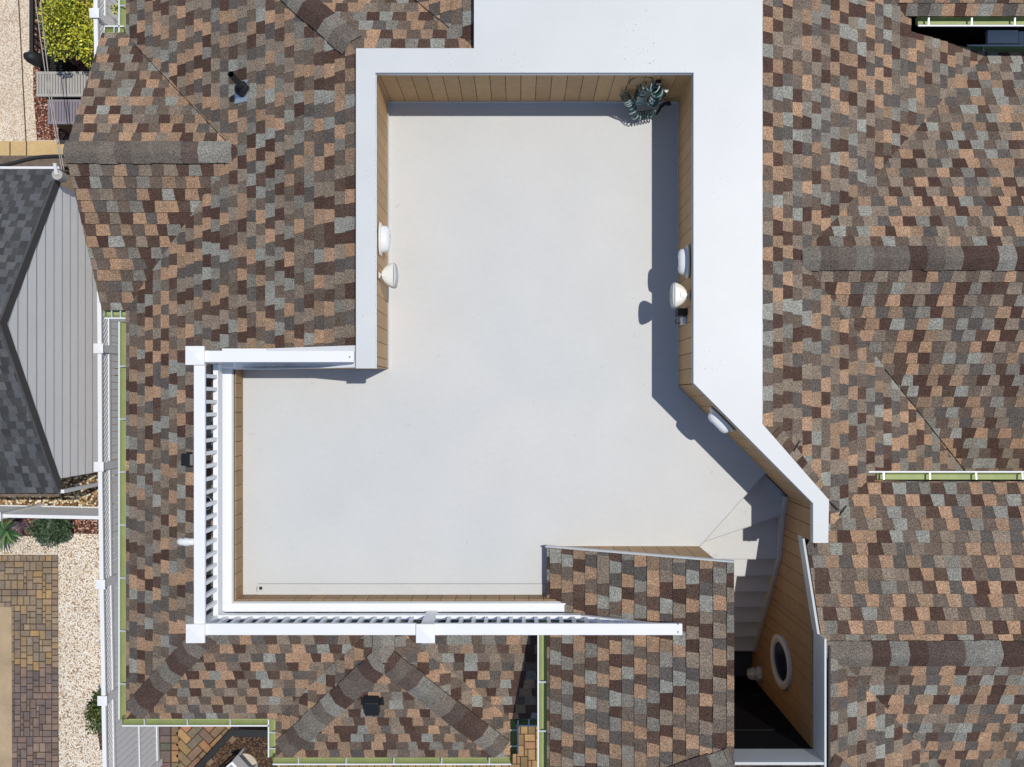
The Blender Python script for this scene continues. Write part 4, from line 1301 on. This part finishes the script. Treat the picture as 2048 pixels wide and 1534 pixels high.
# ------------------------------------------------------------------ privacy fence
fence = thing("privacy_fence", "white privacy fence with lattice top beside the west gutter", "fence", (-6.82, 0, GROUND))
FT = -4.67
fposts = [at(191, 28 - 235, FT), at(191, 28, FT), at(195, 262, FT), at(197, 470, FT), at(199, 697, FT), at(200, 933, FT), at(203, 1168, FT), at(207, 1400, FT), at(211, 1632, FT)]
lat = FT - 0.34
for i, p in enumerate(fposts):
    mb = MB(); mb.box(p.x - 0.06, p.x + 0.06, p.y - 0.06, p.y + 0.06, GROUND, FT + 0.03)
    po = mb.build("fence_post", M['vinyl'], fence, bevel=0.004)
    mb = MB(); h = 0.078; zc = FT + 0.03
    v = [(p.x - h, p.y - h, zc), (p.x + h, p.y - h, zc), (p.x + h, p.y + h, zc), (p.x - h, p.y + h, zc), (p.x - h, p.y - h, zc + 0.02), (p.x + h, p.y - h, zc + 0.02), (p.x + h, p.y + h, zc + 0.02), (p.x - h, p.y + h, zc + 0.02), (p.x, p.y, zc + 0.03)]
    mb.mesh(v, [(3, 2, 1, 0), (0, 1, 5, 4), (1, 2, 6, 5), (2, 3, 7, 6), (3, 0, 4, 7), (4, 5, 8), (5, 6, 8), (6, 7, 8), (7, 4, 8)])
    mb.build("post_cap", M['vinyl'], po)
for p, q in zip(fposts[:-1], fposts[1:]):
    a = Vector((p.x, p.y - 0.07, 0)); b = Vector((q.x, q.y + 0.07, 0))
    def at_z(v, z): return Vector((v.x, v.y, z))
    for z_, w_, h_ in ((FT - 0.02, 0.066, 0.05), (lat, 0.05, 0.07), (GROUND + 0.95, 0.045, 0.05), (GROUND + 0.12, 0.05, 0.1)):
        mb = MB(); mb.obox(at_z(a, z_), at_z(b, z_), w_, h_); mb.build("fence_rail", M['vinyl'], fence, bevel=0.004)
    mb = MB()
    Lg = (b - a).length; t_ = (b - a).normalized(); s = -0.3
    hz_ = lat - 0.0
    while s < Lg:
        for d_ in (1, -1):
            s0, s1 = s, s + 0.27
            z0_, z1_ = (lat + 0.035, FT - 0.045)
            if d_ < 0: z0_, z1_ = z1_, z0_
            f0 = max(0.0, -s0 / 0.27); f1 = min(1.0, (Lg - s0) / 0.27)
            if f1 <= f0: continue
            A = a + t_ * (s0 + 0.27 * f0); B = a + t_ * (s0 + 0.27 * f1)
            A.z = z0_ + (z1_ - z0_) * f0; B.z = z0_ + (z1_ - z0_) * f1
            off = Vector((0.006 * d_, 0, 0))
            mb.obox(A + off, B + off, 0.010, 0.034)
        s += 0.092
    mb.build("lattice", M['vinyl'], fence)
    mb = MB()
    s = 0
    while s < Lg - 0.02:
        e_ = min(s + 0.118, Lg)
        A, B = a + t_ * (s + 0.007), a + t_ * (e_ - 0.007)
        for zlo, zhi in ((GROUND + 0.17, GROUND + 0.925), (GROUND + 0.975, lat - 0.035)):
            mb.obox(at_z(A, (zlo + zhi) / 2), at_z(B, (zlo + zhi) / 2), 0.022, zhi - zlo)
        s = e_
    mb.build("board_panel", M['siding'], fence)

# low picket fence running west
pf = thing("picket_fence", "low white picket fence between the stone bed and the flower bed", "fence", (-8.5, -2.02, GROUND))
A, B = Vector((-12.0, -1.96, 0)), Vector((-6.92, -2.06, 0))
ztop = -5.58
for z_, w_, h_ in ((ztop, 0.06, 0.045), (GROUND + 0.10, 0.05, 0.06)):
    mb = MB(); mb.obox(Vector((A.x, A.y, z_)), Vector((B.x, B.y, z_)), w_, h_); mb.build("fence_rail", M['vinyl'], pf, bevel=0.004)
mb = MB()
Lg = (B - A).length; t_ = (B - A).normalized(); s = 0.05
while s < Lg:
    p = A + t_ * s
    mb.box(p.x - 0.012, p.x + 0.012, p.y - 0.012, p.y + 0.012, GROUND + 0.06, ztop)
    s += 0.062
mb.build("pickets", M['vinyl'], pf)
for px_ in (-8.95, -10.8):
    p = A + t_ * ((px_ - A.x) / t_.x)
    mb = MB(); mb.box(p.x - 0.055, p.x + 0.055, p.y - 0.055, p.y + 0.055, GROUND, ztop + 0.12); po = mb.build("fence_post", M['vinyl'], pf, bevel=0.004)
    mb = MB(); mb.box(p.x - 0.075, p.x + 0.075, p.y - 0.075, p.y + 0.075, ztop + 0.12, ztop + 0.15); mb.build("post_cap", M['vinyl'], po, bevel=0.006)

# ------------------------------------------------------------------ neighbour's garage
gar = thing("garage", "small garage with slate grey roof and white clapboard gable", "garage", (-9.8, 1.14, GROUND))
XG, YP = -7.77, 1.13
ZP, ZE, YE = -3.38, -5.2, 2.72
gm = (ZP - ZE) / YE
GA = Plane(-9, YP, ZP, (0, -1), gm)
GB = Plane(-9, YP, ZP, (0, 1), gm)
shingles("roof", GA, [[(XG - 0.02, YP), (-15, YP), (-15, YP + YE), (XG - 0.02, YP + YE)]], gar, 51, pal=GREY, material=M['garage_shingle'], wmin=0.09, wmax=0.17, e=0.15)
shingles("roof", GB, [[(XG - 0.02, YP), (-15, YP), (-15, YP - YE), (XG - 0.02, YP - YE)]], gar, 52, pal=GREY, material=M['garage_shingle'], wmin=0.09, wmax=0.17, e=0.15)
cap("ridge_cap", (-15, YP, ZP), (XG - 0.02, YP, ZP), GA, GB, gar, 53, pal=GREY[1])
mb = MB()
for sgn in (1, -1):
    ya, yb = YP, YP + sgn * YE
    for (x0, x1) in ((XG - 0.022, XG + 0.012),):
        v = []
        for y_, z_ in ((ya, ZP), (yb, ZE)):
            for x_ in (x0, x1):
                v += [(x_, y_, z_ - 0.19), (x_, y_, z_ + 0.012)]
        mb.mesh(v, [(0, 1, 3, 2), (4, 6, 7, 5), (0, 4, 5, 1), (2, 3, 7, 6), (1, 5, 7, 3), (0, 2, 6, 4)])
mb.build("rake_board", M['rake'], gar)
mb = MB()
e = 0.285
z_ = GROUND
half = YE - 0.24
while z_ < ZP - 0.1:
    z1 = min(z_ + e, ZP - 0.1)
    hw0 = min(half, (ZP - 0.08 - z_) / gm); hw1 = min(half, (ZP - 0.08 - z1) / gm)
    x0, x1 = XG + 0.012, XG - 0.010
    v = [(x0, YP - hw0, z_), (x0, YP + hw0, z_), (x1, YP + hw1, z1), (x1, YP - hw1, z1)]
    mb.face(v)
    mb.face([(x1, YP - hw0, z_), (x1, YP + hw0, z_), (x0, YP + hw0, z_), (x0, YP - hw0, z_)])
    z_ = z1
mb.build("gable_wall", M['siding'], gar)
mb = MB()
mb.box(-14.8, XG - 0.03, YP - half, YP + half, GROUND, ZE - 0.02)
mb.build("side_wall", M['siding'], gar)
for sgn in (1, -1):
    mb = MB(); y_ = YP + sgn * (YE + 0.04)
    mb.obox((-15, y_, ZE - 0.04), (XG - 0.0, y_, ZE - 0.04), 0.045, 0.07); mb.build("gutter", M['gutter_out'] if sgn > 0 else M['timber'], gar, bevel=0.006)
mb = MB()
mb.obox((XG + 0.03, YP - YE + 0.02, ZE - 0.05), (XG + 0.03, YP - YE + 0.02, GROUND + 0.2), 0.06, 0.08, up=(1, 0, 0)); mb.build("downspout", M['gutter_out'], gar)
# lamp on the garage corner
c = at(125, 352, -4.9)
t = thing("barn_lamp", "small grey cylinder lamp at the garage's north corner", "wall lamp", c)
mb = MB(); mb.tube([c + Vector((-0.05, 0, -0.12)), c + Vector((-0.04, 0, 0.10))], 0.085, 20); mb.build("shade", M['bin_grey'], t, smooth=False)
mb = MB(); mb.obox(c + Vector((-0.04, 0, 0.11)), c + Vector((-0.03, 0.16, 0.2)), 0.05, 0.03); mb.build("arm", M['vinyl'], t)

# timber edging and black drain pipe north of the garage
t = thing("timber_edging", "weathered timber edging beside the garage's north eave", "garden edging", at(60, 322, GROUND))
for k, y_ in enumerate((317, 323, 330)):
    mb = MB(); mb.obox(at(-200, y_, GROUND + 0.08 + 0.03 * k), at(180, y_, GROUND + 0.08 + 0.03 * k), 0.085, 0.12); mb.build("timber", M['timber'], t, bevel=0.01)
mb = MB()
mb.tube(smooth_path([at(0, 332, -6.2), at(20, 328, -6.2), at(55, 319, -6.2), at(85, 314, -6.2), at(140, 312, -6.2)]), 0.035, 10)
tag(mb.build("drain_pipe", M['rubber'], smooth=True), "black drain pipe lying over the weathered timbers", "pipe")

# overhead cables
for k, (a, b, dx) in enumerate((((66, -40), (124, 340), 0), ((78, -40), (128, 340), 3))):
    mb = MB()
    pts = []
    for i in range(25):
        s = i / 24
        px_ = a[0] + (b[0] - a[0]) * s - 6 * sin(pi * s) * (1 if k else 0.6)
        py_ = a[1] + (b[1] - a[1]) * s
        pts.append(at(px_, py_, -4.1 - 0.25 * sin(pi * s)))
    mb.tube(pts, 0.008, 6)
    tag(mb.build("overhead_cable", M['wire'], smooth=True), ("left of the two pale cables over the slatted bins", "right of the two pale cables over the slatted bins")[k], "cable", "pale overhead cables")

# slatted storage bins
def bin_(x0, x1, y0, y1, m, label, ztop=-6.05):
    a, b = at(x0, y1, ztop), at(x1, y0, ztop)
    t = thing("slatted_bin", label, "storage bin", ((a.x + b.x) / 2, (a.y + b.y) / 2, GROUND), "slatted bins in the red mulch")
    mb = MB(); mb.box(a.x + 0.05, b.x - 0.05, a.y + 0.05, b.y - 0.05, GROUND, ztop - 0.06); mb.build("body", M['iron'], t)
    mb = MB()
    mb.box(a.x, b.x, a.y, a.y + 0.045, ztop - 0.05, ztop); mb.box(a.x, b.x, b.y - 0.045, b.y, ztop - 0.05, ztop)
    n = max(6, int((b.x - a.x) / 0.048)); w = (b.x - a.x) / n
    for k in range(n):
        mb.box(a.x + k * w + 0.006, a.x + (k + 1) * w - 0.006, a.y + 0.045, b.y - 0.045, ztop - 0.045, ztop - 0.004)
    mb.box(a.x + 0.02, b.x - 0.02, a.y + 0.04, b.y - 0.04, ztop - 0.06, ztop - 0.046)
    mb.build("slatted_lid", m, t)
bin_(72, 205, 143, 193, M['bin_grey'], "light grey slatted bin beside the yellow shrub")
bin_(95, 205, 199, 248, M['bin_violet'], "violet grey slatted bin, lower of the two", -6.1)

# dark trellis fence
t = thing("trellis_fence", "black iron trellis fence in front of the yellow shrub", "fence", at(64, 60, GROUND))
zt = -5.75
xa = at(64, 0, zt).x
ya, yb = at(0, -60, zt).y, at(0, 112, zt).y
mb = MB(); mb.obox((xa, ya, zt), (xa, yb, zt), 0.06, 0.08); mb.build("top_rail", M['iron'], t, bevel=0.006)
mb = MB()
k = 0
while yb + 0.12 * k < ya:
    mb.box(xa - 0.012, xa + 0.012, yb + 0.12 * k - 0.014, yb + 0.12 * k + 0.014, GROUND, zt); k += 1
for k in range(10):
    mb.box(xa - 0.009, xa + 0.009, yb, ya, GROUND + 0.05 + 0.125 * k, GROUND + 0.078 + 0.125 * k)
mb.build("grid", M['iron'], t)
mb = MB()
pa = at(52, 112, zt); pb = at(86, 118, zt - 0.3)
mb.tube([at(50, 112, zt), at(60, 113, zt), at(75, 122, zt - 0.2), at(88, 128, zt - 0.5)], [0.06, 0.11, 0.11, 0.06], 12)
tag(mb.build("covered_grill", M['rubber'], smooth=True), "black bundled cover at the end of the iron trellis", "cover")
mb = MB()
xb0, xb1 = at(84, 0, -6.4).x, at(122, 0, -6.4).x
for k in range(7):
    y_ = at(0, 114 + 4.2 * k, -6.4).y
    mb.box(xb0, xb1, y_ - 0.012, y_ + 0.012, -6.42, -6.39)
mb.box(xb0 - 0.03, xb0, at(0, 142, -6.4).y, at(0, 112, -6.4).y, GROUND, -6.38)
mb.box(xb1, xb1 + 0.03, at(0, 142, -6.4).y, at(0, 112, -6.4).y, GROUND, -6.38)
tag(mb.build("iron_grate", M['iron']), "black iron slat grate between the trellis and the grey bin", "grate")

# ------------------------------------------------------------------ plants
def leaf(mb, p, d, n, l, w, c):
    d = d.normalized(); a = d.cross(n).normalized()
    nn = a.cross(d)
    mb.face([p, p + d * l * 0.45 + a * w / 2 + nn * l * 0.04, p + d * l, p + d * l * 0.45 - a * w / 2 + nn * l * 0.04], c)
def shrub(name, label, cat, centre, rad, n, lsize, cols, seed, lumps=9, ground=GROUND):
    rng = random.Random(seed)
    t = thing(name, label, cat, (centre[0], centre[1], ground))
    L_ = []
    for k in range(lumps):
        th = rng.uniform(0, 2 * pi); rr = sqrt(rng.random()) * 0.72
        L_.append((centre[0] + rad[0] * rr * cos(th), centre[1] + rad[1] * rr * sin(th), centre[2] + rad[2] * rng.uniform(-0.35, 0.55) * (1 - rr * 0.5), rng.uniform(0.32, 0.55)))
    mb = MB()
    for k in range(n):
        lx, ly, lz, lr = rng.choice(L_)
        v = Vector((rng.gauss(0, 1), rng.gauss(0, 1), rng.gauss(0.35, 1))).normalized()
        r = rng.random() ** 0.4
        p = Vector((lx + v.x * rad[0] * lr * r, ly + v.y * rad[1] * lr * r, max(ground + 0.03, lz + v.z * rad[2] * lr * r)))
        d = (v + Vector((rng.gauss(0, 0.6), rng.gauss(0, 0.6), rng.gauss(0.2, 0.6)))).normalized()
        nn = Vector((rng.gauss(0, 0.6), rng.gauss(0, 0.6), 1)).normalized()
        c = rng.choice(cols); kk = rng.uniform(0.7, 1.25)
        leaf(mb, p, d, nn, lsize * rng.uniform(0.7, 1.3), lsize * rng.uniform(0.4, 0.6), tuple(x * kk for x in c))
    mb.build("crown", M['leaf'], t)
    mb = MB()
    for k in range(6):
        lx, ly, lz, lr = L_[k % len(L_)]
        mb.tube([(centre[0] + rng.uniform(-0.05, 0.05), centre[1] + rng.uniform(-0.05, 0.05), ground), ((centre[0] + lx) / 2, (centre[1] + ly) / 2, (ground + lz) / 2), (lx, ly, lz)], [0.025, 0.016, 0.006], 6)
    mb.build("stem", M['bark'], t)
    return t
YL = [lin(206, 204, 62), lin(184, 190, 58), lin(228, 222, 84), lin(120, 138, 46), lin(70, 92, 40), lin(216, 206, 90)]
c = at(150, 52, -5.35)
shrub("golden_shrub", "golden yellow shrub between the iron trellis and the lattice fence", "shrub", (c.x - 0.02, c.y + 0.12, -5.55), (0.62, 0.85, 0.75), 6200, 0.066, YL, 61, 13)
c = at(97, 1064, -6.6)
GR = [lin(62, 88, 50), lin(46, 70, 44), lin(88, 112, 66), lin(74, 98, 70), lin(96, 104, 100)]
shrub("lavender_shrub", "green mounded lavender shrub in front of the picket fence", "shrub", (c.x, c.y, -6.72), (0.42, 0.34, 0.30), 2600, 0.055, GR, 62, 10)
c = at(202, 1425, -6.5)
shrub("boxwood_shrub", "small dark green shrub against the privacy fence", "shrub", (c.x, c.y - 0.05, -6.6), (0.30, 0.42, 0.42), 1800, 0.06, [lin(92, 106, 50), lin(60, 80, 40), lin(122, 128, 62), lin(44, 60, 34)], 63, 10)
c = at(124, 1045, -6.7)
def tuft(name, label, cat, c, n, l, w, cols, seed, droop=0.5):
    rng = random.Random(seed)
    t = thing(name, label, cat, (c.x, c.y, GROUND))
    mb = MB()
    for k in range(n):
        a = rng.uniform(0, 2 * pi); ln = l * rng.uniform(0.6, 1.1); up = rng.uniform(0.5, 1.3)
        d = Vector((cos(a), sin(a), 0)); side = Vector((-sin(a), cos(a), 0))
        base = Vector((c.x + rng.uniform(-0.03, 0.03), c.y + rng.uniform(-0.03, 0.03), GROUND))
        col = tuple(x * rng.uniform(0.75, 1.25) for x in rng.choice(cols))
        prev = None
        for i in range(5):
            s = i / 4
            p = base + d * (ln * s) + Vector((0, 0, ln * up * s * (1 - droop * s)))
            ww = w * (1 - s) ** 0.7 * (0.6 + 0.8 * min(1, s * 2)) + 0.001
            cur = (p - side * ww / 2, p + side * ww / 2)
            if prev: mb.face([prev[0], prev[1], cur[1], cur[0]], col)
            prev = cur
    mb.build("blades", M['leaf'], t)
    return t
tuft("grass_tuft", "yellow ornamental grass tuft behind the lavender shrub", "grass", at(114, 1040, GROUND), 90, 0.26, 0.014, [lin(196, 160, 70), lin(164, 140, 62), lin(126, 120, 56)], 71)
tuft("lily_plant", "broad leaved green plant by the picket fence post", "plant", at(12, 1060, GROUND), 46, 0.38, 0.05, [lin(70, 98, 58), lin(48, 78, 46), lin(104, 126, 80)], 72, 0.6)
tuft("sedge_plant", "purple leaved plant left of the lavender shrub", "plant", at(44, 1052, GROUND), 70, 0.20, 0.02, [lin(112, 84, 92), lin(86, 66, 74), lin(96, 86, 110)], 73)
c = at(236, 19, -5.1)
shrub("yellow_sprig", "small yellow sprig growing against the fence boards by the top gutter", "plant", (-6.69, at(0, 19, -5.0).y, -5.0), (0.10, 0.13, 0.12), 160, 0.05, YL, 64, 5, ground=-5.3)
